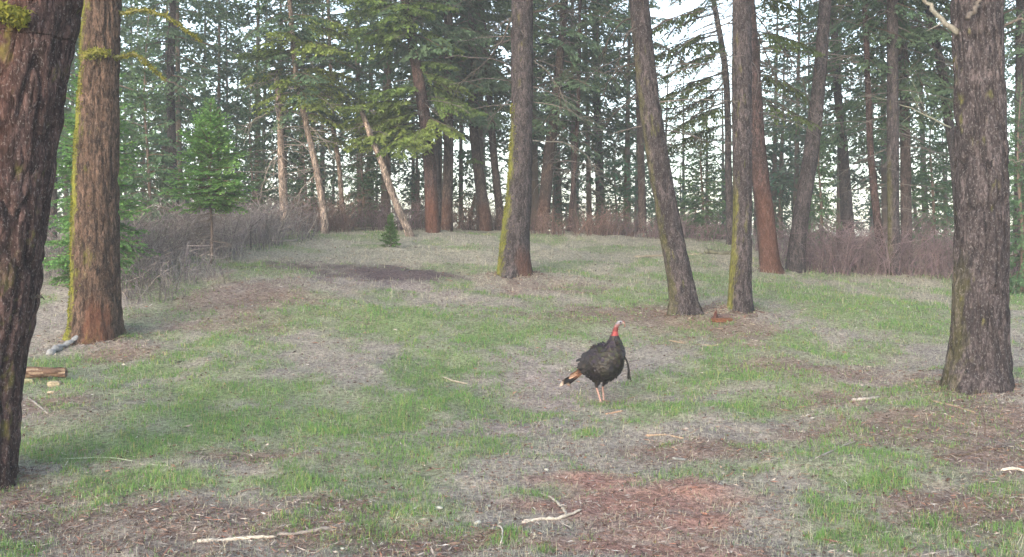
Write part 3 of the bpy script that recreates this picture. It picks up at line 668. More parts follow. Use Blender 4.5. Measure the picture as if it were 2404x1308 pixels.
hang_boughs('A', [(2.9, 200, .8, 0, YG), (3.1, 320, .9, -5, YG), (3.4, 260, 1.0, 0, YG), (3.8, 180, 1.1, 0, G2), (3.9, 350, 1.1, 0, YG), (2.7, 300, .8, -10, YG)])
hang_boughs('t', [(2.2, 250, .5, -10, G2), (4.0, 200, 1.0, -10, (.6, .75, .75)), (4.3, 300, 1.0, -10, (.6, .75, .75)), (3.8, 20, 1.0, -10, (.6, .75, .75)), (4.6, 120, 1.1, 0, (.6, .75, .75))])

# ------------------------------------------------------------------ young firs and saplings
def young(px, py, d, top_py, halfw, me, h0, Hm, Rm, label, name='young_fir', trunk_r=.05, group='young firs at the clearing edge', rz=0, clear=.0):
    base = at(px, py, d); base[2] = min(base[2], float(ground(base[0:1], base[1:2])[0]))
    Ht = CAMZ - (top_py - HOR) * d / F0 - base[2]; e = empty(name, base); tag(e, label, 'fir tree' if Ht > 1 else 'sapling', group)
    x = np.linspace(0, 1, 10); P = np.stack([.012 * Ht * np.sin(x * 7), np.zeros(10), -.2 + x * (Ht + .15)], 1)
    b = B(); v, tr, q = tube(P, trunk_r * (1 - .9 * x) + .003, 8); b.add(v, tr, q, (.12, .09, .075)); b.build('trunk', M['twig'], e)
    z = clear * Ht; s = halfw * d / F0 / Rm
    ob('crown', me, e, (0, 0, z), (0, 0, rz), (s, s, (Ht - z) / Hm))
    return e, base, Ht
e, bs, Ht = young(493, 607, 19, 236, 120, SAPC, 0, 2.05, .88, 'bright green sapling on a thin bare stem before the grey thicket', 'fir_sapling', .03, None, clear=.36)
b = B(); rg = np.random.default_rng(5)
for k in range(34): dead_branch(b, rg, np.array([0, 0, rg.uniform(.35, 1.15)]), rg.uniform(0, 6.28), rg.uniform(.25, .7), .006, -.05, .1, (.13, .11, .10), 4, 4)
o = b.build('dead_twigs', M['twig'], e); o['kind'] = 'stuff'
young(917, 574, 23, 512, 27, TINYC, 0, .62, .30, 'tiny dark green fir at the foot of the leaning pale pole', 'fir_sapling', .012, None)
young(228, 600, 17, 40, 150, YFINE, 0, 4.4, 1.15, 'young fir with fresh green boughs directly behind the mossy tan trunk', group=None)
young(345, 560, 24, 30, 120, YOUNG[0], 0, 4.4, 1.35, 'dusky young fir behind and beside the bright green sapling', rz=1)
young(20, 600, 21, 120, 130, YOUNG[1], 0, 4.4, 1.35, 'shaded young fir behind the thick edge trunk', rz=2)
young(590, 540, 30, 170, 85, YOUNG[2], 0, 4.4, 1.35, 'dark young fir left of the snapped dead snag', rz=3)
young(715, 535, 31, 215, 70, YOUNG[0], 0, 4.4, 1.35, 'dark young fir filling the gap between snapped snag and pale leaning pole', rz=4)
young(850, 540, 30, 250, 70, YOUNG[1], 0, 4.4, 1.35, 'dark young fir behind the steeply leaning bare pole', rz=5)
young(1648, 550, 30, 262, 92, YOUNG[2], 0, 4.4, 1.35, 'blue-green young fir between the leaning grey-brown trunk and the slim grey trunk', rz=1.5)
young(1925, 560, 27, 215, 62, YOUNG[0], 0, 4.4, 1.35, 'narrow young fir between the V-shaped pair and the grey thicket trunk', rz=2.6)
young(2188, 570, 26.5, 190, 95, YOUNG[1], 0, 4.4, 1.35, 'broad dark young fir left of the large dark edge trunk', rz=.6)
young(2395, 600, 20, 180, 80, YOUNG[2], 0, 4.4, 1.35, 'young fir beyond the large dark trunk at the photo edge', rz=.2)
young(1445, 545, 34, 330, 60, YOUNG[0], 0, 4.4, 1.35, 'hazy young fir left of the low white sky gap', rz=2.2)
young(1235, 540, 33, 250, 60, YOUNG[1], 0, 4.4, 1.35, 'dim young fir half hidden behind the lone mossy trunk', rz=2.9)

# ------------------------------------------------------------------ far wood (one mass)
rg = np.random.default_rng(21)
fw = B(); FARP = []
for k in range(6):
    H, R = (9.5, 2.1) if k < 4 else ((5, 1.5) if k == 4 else (7.5, 2.0))
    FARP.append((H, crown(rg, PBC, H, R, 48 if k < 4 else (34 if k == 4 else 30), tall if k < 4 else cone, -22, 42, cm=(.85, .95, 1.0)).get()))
spots = []
def far(px, d, hb, kind=None, s=1.0): spots.append((px, d, hb, kind, s))
for px in np.arange(-150, 1470, 76): far(px + rg.uniform(-25, 25), rg.uniform(33, 40), rg.uniform(.8, 2.6))
for px in np.arange(-200, 1500, 120): far(px + rg.uniform(-30, 30), rg.uniform(41, 52), rg.uniform(.5, 2.0))
for px in np.arange(1860, 2560, 110): far(px + rg.uniform(-20, 20), rg.uniform(32, 38), rg.uniform(1.0, 3.0))
for px in np.arange(1890, 2600, 160): far(px + rg.uniform(-20, 20), rg.uniform(42, 50), rg.uniform(.5, 2))
far(1600, 46, .5, 4, .8); far(1700, 44, .3, 4, .8); far(1780, 40, .6, 4, 1.0); far(1830, 38, 1.0, 0, .75); far(1545, 50, 1.5, 4, .7)
for a_ in ((1555, 44, 1.2), (1605, 47, .6), (1660, 43, 1.0), (1700, 46, 2.0), (1790, 42, 1.5), (1815, 38, 2.5), (1865, 44, 1.5), (1900, 40, 3.0)): far(*a_, 5, 1.0)
far(1480, 48, 2.6, 0, .9)
for px in np.arange(-120, 1440, 105): far(px + rg.uniform(-30, 30), rg.uniform(30.5, 34), rg.uniform(2.2, 3.8))
for px in np.arange(-120, 970, 64): far(px + rg.uniform(-25, 25), rg.uniform(34, 41), -.1, 4, rg.uniform(.6, 1.0))
for px in np.r_[np.arange(970, 1460, 42), np.arange(1530, 1900, 50)]: far(px + rg.uniform(-15, 15), rg.uniform(32, 36), -.1, 4, rg.uniform(.22, .42))
for px in np.arange(1235, 1430, 60): far(px + rg.uniform(-20, 20), rg.uniform(35, 41), -.1, 4, rg.uniform(.55, .9))
for px in np.arange(1880, 2560, 90): far(px + rg.uniform(-20, 20), rg.uniform(33, 40), -.1, 4, rg.uniform(.6, .95))
for px, d, hb, kind, s in spots:
    kind = int(rg.integers(0, 4)) if kind is None else kind
    x = (px - W0 / 2) * d / F0; z = float(ground(np.array([x]), np.array([d]))[0])
    H, (V, T, Q, C) = FARP[kind]; a = rg.uniform(0, 6.28); sv = s * rg.uniform(.85, 1.15)
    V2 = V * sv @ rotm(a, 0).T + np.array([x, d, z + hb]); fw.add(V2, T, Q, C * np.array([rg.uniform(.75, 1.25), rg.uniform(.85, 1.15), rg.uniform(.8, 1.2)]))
    t_ = np.linspace(0, 1, 5); P = np.stack([x + rg.normal(0, .15) * t_, np.full(5, d), z - .3 + t_ * (hb + H * sv)], 1)
    v, tr, q = tube(P, rg.uniform(.07, .14) * (1 - .85 * t_), 7); fw.add(v, tr, q, (.12, .09, .08))
    for k in range(34 if kind == 5 else 7): dead_branch(fw, rg, np.array([x, d, z + rg.uniform(1.2, 6)]), rg.uniform(0, 6.28), rg.uniform(.6, 1.6), .012, -.1, .2, (.15, .13, .12), 3, 3)
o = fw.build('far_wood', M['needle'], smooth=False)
tag(o, 'hazy dark conifer wood closing off the clearing, sky showing through', 'wood', kind='stuff')

# ------------------------------------------------------------------ leafless thicket (one mass)
th = B(); rg = np.random.default_rng(33)
GRY, PUR, RBR = (.17, .148, .15), (.125, .092, .102), (.13, .086, .078)
PATCH = [(330, 625, 1.0, .9, 420, .9, GRY), (440, 600, 1.2, 1.0, 520, 1.0, GRY), (540, 575, 1.2, 1.2, 480, .95, GRY), (390, 555, 1.6, 1.0, 420, 1.05, PUR), (620, 560, 1.3, 1.2, 420, .9, GRY), (100, 640, 1.6, 1.2, 420, .8, GRY), (30, 620, 1.4, 1.4, 200, .9, PUR),
         (660, 540, 1.2, .8, 380, .85, PUR), (740, 542, 1.0, .7, 420, 1.0, RBR), (820, 536, 1.1, .8, 320, .9, RBR), (900, 540, 1.2, .8, 300, .85, PUR), (940, 530, 1.5, 1.0, 300, 1.2, PUR), (1090, 537, 1.8, .9, 460, .85, RBR), (1180, 540, 1.4, .8, 320, .75, RBR),
         (1300, 550, 1.6, .9, 440, .75, RBR), (1420, 552, 1.6, .9, 420, .75, RBR), (1560, 556, 1.6, 1.0, 380, .7, PUR), (1660, 560, 1.2, 1.0, 300, .8, PUR), (1930, 632, 1.0, 1.0, 480, 1.0, PUR), (2010, 628, 1.1, 1.2, 480, 1.0, PUR), (2070, 630, .9, 1.2, 320, .9, PUR),
         (2170, 640, 1.1, 1.2, 480, 1.0, PUR), (2260, 640, 1.1, 1.2, 320, 1.0, PUR), (2390, 650, 1.1, 1.2, 300, .9, PUR), (2520, 650, 1.3, 1.2, 260, .9, PUR), (2660, 650, 1.3, 1.2, 220, .9, PUR), (-100, 630, 1.3, 1.2, 220, .9, GRY), (1860, 600, 1.2, .8, 240, .8, PUR), (330, 690, .8, .8, 160, .5, GRY), (430, 660, .9, .8, 160, .5, GRY)]
for (px, py, rx, ry, n, h, c) in PATCH:
    cc = gp(px, py); a = rg.uniform(0, 6.28, n); q = np.sqrt(rg.random(n)); X = cc[0] + rx * q * np.cos(a); Y = cc[1] + ry * q * np.sin(a); Z = ground(X, Y)
    for x, y, z in zip(X, Y, Z):
        gap = float(vn(x * 1.9, y * 1.9, s=15))
        if gap < .30 or rg.random() < .2: continue
        hh = h * rg.uniform(.3, 1.15) * (.45 + 1.05 * gap); lean = rg.normal(0, .34, 2); t_ = np.array([0, .3, .6, .82, 1.])
        P = np.stack([x + lean[0] * hh * t_ ** 1.3, y + lean[1] * hh * t_ ** 1.3, z - .03 + hh * t_ * (1 - .12 * t_)], 1) + rg.normal(0, .045, (5, 3)) * hh * t_[:, None] ** .5
        col = np.array(c) * rg.uniform(.5, 1.6) * np.array([1, rg.uniform(.94, 1.08), rg.uniform(.9, 1.05)])
        v, _, qd = tube(P, rg.uniform(.004, .009) * (1 - .75 * t_) + .0012, 3, False); th.add(v, None, qd, col)
        for k in range(3):
            j = int(rg.integers(1, 4)); p0 = P[j]; l2 = hh * rg.uniform(.2, .5); d2 = rg.normal(0, .7, 3); d2[2] = rg.uniform(-.1, .9); kink = rg.normal(0, .16, 3) * l2
            v, _, qd = tube(np.stack([p0, p0 + d2 * l2 * .5 + kink, p0 + d2 * l2]), [.004, .0028, .001], 3, False); th.add(v, None, qd, col * 1.1)
o = th.build('undergrowth', M['twig'], smooth=False)
tag(o, 'leafless purple-grey brush and twiggy shrubs along the clearing edge', 'undergrowth', kind='stuff')

# ------------------------------------------------------------------ grass, dry stalks, litter
def sample(rg, n, y0=5.2, y1=27, spread=.60, powr=1.0):
    Y = y0 * (y1 / y0) ** (rg.random(n) ** powr); X = rg.uniform(-spread, spread, n) * Y; return X, Y
def blades(rg, X, Y, H, Wd, C, bend=.45, name='grass', label='', mat=None, flat=0):
    n = len(X); Z = ground(X, Y) - .004; a = rg.uniform(0, 2 * np.pi, n); la = rg.uniform(0, 2 * np.pi, n); bd = np.abs(rg.normal(0, bend, n)) * H
    wx, wy = np.cos(a) * Wd / 2, np.sin(a) * Wd / 2; lx, ly = np.cos(la) * bd, np.sin(la) * bd
    b0 = np.stack([X, Y, Z], 1); md = np.stack([X + lx * .35, Y + ly * .35, Z + H * .6], 1); tp = np.stack([X + lx, Y + ly, Z + H * (1 - .25 * np.minimum(1, bd / H))], 1); w = np.stack([wx, wy, np.zeros(n)], 1)
    V = np.stack([b0 - w, b0 + w, md - w * .75, md + w * .75, tp], 1).reshape(-1, 3); k = np.arange(n)[:, None] * 5
    return V, (k + np.array([[2, 3, 4]])), (k + np.array([[0, 1, 3, 2]])), np.repeat(C, 5, 0)
rg = np.random.default_rng(55)
X, Y = sample(rg, 370000); g, r, b_, m_, p_ = cover(X, Y)
clump = sstep(.38, .68, fbm(X * 5, Y * 5, s=77, o=2))
keep = rg.random(len(X)) < np.clip(1.6 * g * (.25 + 1.0 * clump) + .05 * (1 - m_) * (1 - r), 0, 1)
X, Y, g, clump = X[keep], Y[keep], g[keep], clump[keep]; n = len(X)
H = rg.uniform(.02, .058, n) * (.75 + .5 * g) * (.65 + .75 * clump) * (1 + .25 * (fbm(X * 2, Y * 2, s=4) - .5)); Wd = .0032 * np.maximum(1, Y / 8) * rg.uniform(.8, 1.4, n)
k = rg.random(n)[:, None]; k2 = fbm(X * .8, Y * .8, s=41)[:, None]
C = np.array([.08, .175, .05]) * (1 - k) + np.array([.165, .30, .08]) * k; C = C * (.85 + .3 * k2) ; yel = (rg.random(n) < .15)[:, None]; C = np.where(yel, np.array([.30, .29, .12]), C)
V, T, Q, CC = blades(rg, X, Y, H, Wd, C, .75)
o = mk('grass', V, T, Q, M['grass'], CC); tag(o, 'short fresh green grass in patches over the clearing floor', 'grass', kind='stuff')
X, Y = sample(rg, 215000); g, r, b_, m_, p_ = cover(X, Y)
keep = rg.random(len(X)) < np.clip(.42 * (1 - .8 * r) * (1 - .7 * b_) * (1 - m_) * (1 - .45 * g) * (.45 + .9 * fbm(X * 2.2, Y * 2.2, s=91)), 0, 1)
X, Y = X[keep], Y[keep]; n = len(X); H = rg.uniform(.02, .07, n) * (1 + (Y > 17) * .8); H = np.where(rg.random(n) < .015, H * 2.6, H); Wd = .0026 * np.maximum(1, Y / 8) * rg.uniform(.7, 1.3, n)
k = rg.random(n)[:, None]; C = np.array([.24, .23, .165]) * (1 - k) + np.array([.45, .44, .35]) * k
V, T, Q, CC = blades(rg, X, Y, H, Wd, C, .9)
o = mk('dry_grass', V, T, Q, M['grass'], CC); tag(o, 'pale dry grass stalks and thatch scattered over the clearing', 'dry grass', kind='stuff')
# needles, bark scraps and bits lying flat
X, Y = sample(rg, 195000, y1=24); g, r, b_, m_, p_ = cover(X, Y)
keep = rg.random(len(X)) < np.clip(.35 + .6 * b_ + .25 * r + .3 * p_ - .25 * g, .05, 1)
X, Y = X[keep], Y[keep]
for kk, rad in (('a', .36), ('b', .38), ('c', .36), ('d', .24), ('e', .22), ('f', .38)):
    bb_ = TR[kk][1]; aa = rg.uniform(0, 6.28, 1400); qq = rad + rg.exponential(.22, 1400); X = np.r_[X, bb_[0] + qq * np.cos(aa)]; Y = np.r_[Y, bb_[1] + qq * np.sin(aa)]
n = len(X); Z = ground(X, Y) + rg.uniform(.003, .016, n); a = rg.uniform(0, 2 * np.pi, n)
L = rg.gamma(2.2, .018, n) + .012; w = rg.uniform(.0015, .004, n) * np.maximum(1, Y / 9); w = np.where(rg.random(n) < .12, w * 2.2, w)
D = np.stack([np.cos(a), np.sin(a), rg.normal(0, .18, n)], 1); S = np.stack([-np.sin(a), np.cos(a), rg.normal(0, .4, n)], 1); P = np.stack([X, Y, Z], 1)
V = np.stack([P - D * L[:, None] / 2, P + S * w[:, None], P + D * L[:, None] / 2, P - S * w[:, None]], 1).reshape(-1, 3)
pal = np.array([[.10, .06, .05], [.17, .10, .075], [.25, .16, .12], [.36, .31, .27], [.06, .045, .042], [.48, .45, .42], [.28, .13, .09]]); ci = rg.choice(7, n, p=[.21, .22, .19, .17, .14, .02, .05])
o = mk('needle_litter', V, None, np.arange(n * 4).reshape(-1, 4), M['litter'], np.repeat(pal[ci] * rg.uniform(.75, 1.25, (n, 1)), 4, 0))
tag(o, 'fallen needles, bark flakes and twig scraps strewn on the ground', 'litter', kind='stuff')
# small cones and dark clods
X, Y = sample(rg, 1300, y1=20); keep = cover(X, Y)[3] < .5; X, Y = X[keep], Y[keep]; n = len(X); Z = ground(X, Y)
oc = np.array([[1, 0, 0], [-1, 0, 0], [0, 1, 0], [0, -1, 0], [0, 0, 1], [0, 0, -1.]]); of = np.array([[0, 2, 4], [2, 1, 4], [1, 3, 4], [3, 0, 4], [2, 0, 5], [1, 2, 5], [3, 1, 5], [0, 3, 5]])
cb = B()
for x, y, z in zip(X, Y, Z):
    s = rg.uniform(.007, .015) * np.array([rg.uniform(1, 2), 1, .8]); a = rg.uniform(0, 6.28); cb.add((oc * s * rg.uniform(.7, 1.3, (6, 1))) @ rotm(a, rg.normal(0, .3)).T + np.array([x, y, z + s[2] * .6]), of, None, np.array([.075, .045, .035]) * rg.uniform(.6, 1.7))
o = cb.build('fallen_cones', M['litter'], smooth=False); tag(o, 'small dark fallen cones and clods dotted over the clearing', 'cones', kind='stuff')

# ------------------------------------------------------------------ turkey
def feathers(rng, P, Nn, back, L, Wd, cf, lift=.12):
    """rounded overlapping feathers lying along a surface"""
    n = len(P); T = back - Nn * np.sum(back * Nn, 1)[:, None]; T += rng.normal(0, .12, (n, 3)); T /= np.linalg.norm(T, axis=1)[:, None] + 1e-9
    S = np.cross(Nn, T); S /= np.linalg.norm(S, axis=1)[:, None] + 1e-9
    L = L * rng.uniform(.8, 1.2, n)[:, None]; Wd = Wd * rng.uniform(.85, 1.15, n)[:, None]; T2 = T + Nn * lift; P0 = P + Nn * .002
    rows = [(0, .25), (.35, .48), (.75, .46), (.93, .28)]
    V = []
    for u, w in rows: V += [P0 + T2 * L * u - S * Wd * w - Nn * (.004 * (w > .3)), P0 + T2 * L * u + S * Wd * w - Nn * (.004 * (w > .3))]
    V.append(P0 + T2 * L - Nn * .006); V = np.stack(V, 1).reshape(-1, 3); k = np.arange(n)[:, None] * 9
    Q = np.concatenate([k + np.array([[0, 1, 3, 2]]), k + np.array([[2, 3, 5, 4]]), k + np.array([[4, 5, 7, 6]])]); T3 = k + np.array([[6, 7, 8]])
    u = np.array([0, 0, .35, .35, .75, .75, .93, .93, 1.0])
    return V, T3, Q, cf(u, n, P)
def turkey():
    base = gp(1410, 944); e = empty('turkey', base); e.rotation_euler = (0, 0, math.radians(-47))
    tag(e, 'dark wild turkey with red neck standing upright in the clearing', 'turkey')
    rg = np.random.default_rng(9)
    path = np.array([(-.28, 0, .37), (-.23, 0, .385), (-.135, 0, .415), (-.02, 0, .45), (.085, 0, .495), (.155, 0, .565), (.205, 0, .63), (.215, 0, .70), (.213, .002, .77), (.218, .004, .83), (.228, .008, .885), (.245, .018, .925), (.265, .036, .948), (.287, .056, .945), (.300, .069, .935), (.311, .080, .922)])
    rad = np.array([.045, .085, .15, .208, .218, .182, .135, .092, .060, .037, .027, .027, .028, .018, .009, .004])
    t = np.linspace(0, 1, 60); d = np.r_[0, np.cumsum(np.linalg.norm(np.diff(path, axis=0), axis=1))]; P = bez(path, 60); R = np.interp(t * d[-1], d, rad)
    b = B(); v, tr, q = tube(P, R, 28); v[:, 1] *= 1.0; b.add(v, tr, q)
    for y, hx, hz, fx, fy in ((-.075, .005, .185, .085, -.085), (.075, -.03, .18, -.02, .075)):
        lp = np.array([(.01, y, .36), (.015, y, .27), (hx, y, hz), (hx * .5 + fx * .5, (y + fy) / 2, hz * .5 + .012), (fx, fy, .022)]); lr = [.085, .045, .015, .0125, .014]
        v, tr, q = tube(bez(lp, 18), np.interp(np.linspace(0, 1, 18), np.linspace(0, 1, 5), lr), 10); b.add(v, tr, q)
        for an, l in ((-.5, .085), (0, .10), (.5, .085), (3.14, .045)):
            dv = np.array([math.cos(an + .35), math.sin(an + .35), 0]); tp = np.array([fx, fy, .02])
            v, tr, q = tube(np.stack([tp, tp + dv * l * .5 + (0, 0, -.004), tp + dv * l + (0, 0, -.012)]), [.010, .009, .005], 8); b.add(v, tr, q)
    V, T, Q, C = b.get(); me0 = mk('raw', V, T, Q, None, None, link=False); tmp = bpy.data.objects.new('raw', me0); COL.objects.link(tmp)
    md = tmp.modifiers.new('r', 'REMESH'); md.mode = 'VOXEL'; md.voxel_size = .007; sm = tmp.modifiers.new('s', 'SMOOTH'); sm.factor = .5; sm.iterations = 3
    ev = tmp.evaluated_get(bpy.context.evaluated_depsgraph_get()); me = bpy.data.meshes.new_from_object(ev); bpy.data.objects.remove(tmp)
    n = len(me.vertices); co = np.zeros(n * 3, np.float32); me.vertices.foreach_get('co', co); co = co.reshape(-1, 3); no = np.zeros(n * 3, np.float32); me.vertex_normals.foreach_get('vector', no); no = no.reshape(-1, 3)
    c = np.zeros((n, 4), np.float32); c[:] = (.015, .012, .012, 1); z = co[:, 2]
    nz = fbm(co[:, 0] * 60, co[:, 1] * 60, co[:, 2] * 60, s=2)
    def setc(mask, col): c[mask, :3] = np.array(col) * (.75 + .5 * nz[mask])[:, None]
    upper = co[:, 0] > .1
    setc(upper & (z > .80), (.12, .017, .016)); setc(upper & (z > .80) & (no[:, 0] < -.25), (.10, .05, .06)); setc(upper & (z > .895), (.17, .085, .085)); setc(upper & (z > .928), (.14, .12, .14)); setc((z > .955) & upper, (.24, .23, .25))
    setc((np.hypot(co[:, 0] - .305, co[:, 1] - .074) < .03) & (z > .90), (.24, .20, .16))
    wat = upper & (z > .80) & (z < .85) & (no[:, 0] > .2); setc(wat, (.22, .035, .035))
    setc((z < .18), (.26, .16, .135)); setc(z < .03, (.18, .12, .10))
    a = me.color_attributes.new('Col', 'FLOAT_COLOR', 'POINT'); a.data.foreach_set('color', c.ravel())
    me.polygons.foreach_set('use_smooth', np.ones(len(me.polygons), bool)); me.materials.clear(); me.materials.append(M['skin']); o = ob('body', me, e)
    # plumage
    feath = (z > .24) & (z < .79) & ~((z < .27) & (np.hypot(co[:, 0], np.abs(co[:, 1]) - .075) < .05)); idx = rg.choice(np.nonzero(feath)[0], 2400, replace=False)
    Pp, Nn = co[idx].astype(float), no[idx].astype(float)
    back = np.tile(np.array([-.75, 0, -.55]), (len(Pp), 1)); fr = sstep(.05, .2, Pp[:, 0]); back = back * (1 - fr[:, None]) + np.array([-.15, 0, -1.0]) * fr[:, None]
    def cf(u, n, P):
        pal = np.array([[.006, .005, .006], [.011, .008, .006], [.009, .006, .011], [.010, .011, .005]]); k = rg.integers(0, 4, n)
        sheen = sstep(.40, .62, P[:, 2])[:, None]; cc = pal[k] * (.6 + 1.5 * sheen); cc = np.repeat(cc[:, None, :], 9, 1) * rg.uniform(.7, 1.4, (n, 1, 1))  # sheen painted into the feather colour: upper body lighter, belly blacker
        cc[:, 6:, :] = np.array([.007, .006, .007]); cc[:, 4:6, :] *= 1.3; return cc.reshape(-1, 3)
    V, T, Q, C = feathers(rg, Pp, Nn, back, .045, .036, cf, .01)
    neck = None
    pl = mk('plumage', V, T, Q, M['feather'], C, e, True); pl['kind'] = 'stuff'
    # folded wings
    for sdn in (-1, 1):
        A, Bp = np.array([.115, sdn * .140, .575]), np.array([-.175, sdn * .130, .435]); ax = (Bp - A); Lw = np.linalg.norm(ax); ax /= Lw; up = np.array([0, 0, 1.]) - ax * ax[2]; up /= np.linalg.norm(up); out = np.cross(ax, up) * (1 if np.cross(ax, up)[1] * sdn > 0 else -1)
        u, w = np.meshgrid(np.linspace(0, 1, 16), np.linspace(0, 2 * np.pi, 18, endpoint=False), indexing='ij'); prof = np.sin(np.pi * np.clip(u, .02, .985) ** .62) ** .7
        V = A + ax * (u * Lw)[..., None] + up * (np.cos(w) * .110 * prof)[..., None] + out * (np.sin(w) * .062 * prof)[..., None]; V = V.reshape(-1, 3)
        i = np.arange(15)[:, None] * 18; j = np.arange(18)[None, :]; k = (j + 1) % 18; Q = np.stack([i + j, i + k, i + 18 + k, i + 18 + j], -1).reshape(-1, 4)
        wo_ = mk('wing', V, None, Q, M['feather'], np.tile([.03, .026, .03], (len(V), 1)), e, True)
        fb = B()
        for row, (u0, u1, nr, L, Wd, cc0) in enumerate(((.5, .8, 34, .12, .034, (.013, .011, .013)), (.25, .6, 60, .085, .034, (.011, .010, .013)), (.02, .4, 90, .055, .036, (.014, .012, .019)))):
            uu = rg.uniform(u0, u1, nr); ww = rg.uniform(.75, np.pi - .6, nr); pr = np.sin(np.pi * uu ** .62) ** .7
            Pf = A + ax * (uu * Lw)[:, None] + up * (np.cos(ww) * .125 * pr)[:, None] + out * (np.sin(ww) * .064 * pr)[:, None]; Nf = up * np.cos(ww)[:, None] * .35 + out * np.sin(ww)[:, None]; Nf /= np.linalg.norm(Nf, axis=1)[:, None]
            def cw(u, n, P, cc0=cc0, row=row):
                cc = np.repeat((np.array(cc0) * rg.uniform(.6, 1.5, (n, 1)))[:, None, :], 9, 1); cc[:, 7:, :] *= .35
                if row == 0: cc[::3, 2:6, :] = (.026, .022, .021)
                return cc.reshape(-1, 3)
            fb.add(*feathers(rg, Pf, Nf, np.tile(ax, (nr, 1)), L, Wd, cw, .0))
        V, T, Q, C = fb.get(); wf = mk('wing_feathers', V, T, Q, M['feather'], C, wo_, True); wf['kind'] = 'stuff'
    # closed tail, drooping
    tb = B(); root = np.array([-.235, 0, .365])
    for layer, (nn, L, Wd, spread, zo, stops) in enumerate(((13, .42, .055, 14, 0, 'tail'), (11, .27, .05, 16, .022, 'cov'), (9, .15, .05, 20, .042, 'cov2'))):
        for k in range(nn):
            f = (k / (nn - 1) - .5) * 2; az = math.pi + math.radians(f * spread); el = math.radians(-20 - 5 * abs(f) + layer * 3)
            dv = np.array([math.cos(az) * math.cos(el), math.sin(az) * math.cos(el), math.sin(el)]); sv = np.array([-math.sin(az), math.cos(az), 0]) * math.cos(f * .8) + np.array([0, 0, 1.]) * math.sin(-f * .8)
            u = np.linspace(0, 1, 13); w = Wd * .5 * np.minimum(1, .35 + u * 1.4) * np.sqrt(np.clip(1.02 - u ** 9, 0.02, 1)); p = root + np.array([0, f * .035, zo - abs(f) * .02]) + dv * (u * L)[:, None]; p[:, 2] -= .03 * u ** 2
            Vf = np.concatenate([p - sv * w[:, None], p + np.array([0, 0, .005]), p + sv * w[:, None]]); i = np.arange(12); Qf = np.concatenate([np.stack([i, i + 13, i + 14, i + 1], 1), np.stack([i + 13, i + 26, i + 27, i + 14], 1)])
            if stops == 'tail': cc = np.where((u < .5)[:, None], (.20, .105, .07), np.where((u < .88)[:, None], (.020, .017, .017), (.52, .40, .31))) * (1 - .35 * ((np.arange(13) % 2) * (u < .5)))[:, None]
            elif stops == 'cov': cc = np.where((u < .5)[:, None], (.13, .065, .045), (.40, .26, .19))
            else: cc = np.where((u < .55)[:, None], (.05, .035, .03), (.30, .17, .12))
            tb.add(Vf, None, Qf, np.tile(cc, (3, 1)) * rg.uniform(.85, 1.15))
    V, T, Q, C = tb.get(); mk('tail', V, T, Q, M['feather'], C, e, True)
    # beard
    bb = B()
    for k in range(26):
        q0 = np.array([.285, .05, .60]) + rg.normal(0, .006, 3); v, tr, q = tube(bez([q0 - (.04, 0, -.01), q0, q0 + (.055, .035, -.12), q0 + np.array((.062, .05, -.30)) + rg.normal(0, .010, 3)], 9), np.linspace(.004, .0015, 9), 4); bb.add(v, tr, q, (.012, .011, .011))
    bb.build('beard', M['feather'], e)
    for sy in (-1, 1):
        dh = np.array([.707, .707, 0]); sdv = np.array([-.707, .707, 0]) * sy; p = np.array([.266, .037, .952]) + sdv * .032; b = B(); th_, ph_ = np.meshgrid(np.linspace(0, np.pi, 7), np.linspace(0, 2 * np.pi, 10, endpoint=False), indexing='ij')
        V = (p + .0085 * np.stack([np.sin(th_) * np.cos(ph_), np.sin(th_) * np.sin(ph_), np.cos(th_)], -1)).reshape(-1, 3); i = np.arange(6)[:, None] * 10; j = np.arange(10)[None, :]; k = (j + 1) % 10
        mk('eye', V, None, np.stack([i + j, i + k, i + 10 + k, i + 10 + j], -1).reshape(-1, 4), M['feather'], np.tile([.01, .008, .008], (len(V), 1)), e, True)
    v, tr, q = tube(bez([(.285, .055, .962), (.300, .070, .955), (.303, .078, .925), (.298, .080, .895)], 9), np.linspace(.008, .004, 9), 7); mk('snood', v, tr, q, M['skin'], np.tile([.20, .06, .06], (len(v), 1)), e, True)
M['skin'] = col_mat('turkey_skin', .6, 0, .15, 80, .3, objvar=False)
mf, t, b = newmat('turkey_feather'); a = N(t, 'ShaderNodeAttribute', attribute_name='Col'); t.links.new(a.outputs['Color'], b.inputs['Base Color']); b.inputs['Roughness'].default_value = .45; b.inputs['Specular IOR Level'].default_value = .22
b.inputs['Sheen Weight'].default_value = .0; M['feather'] = mf
turkey()

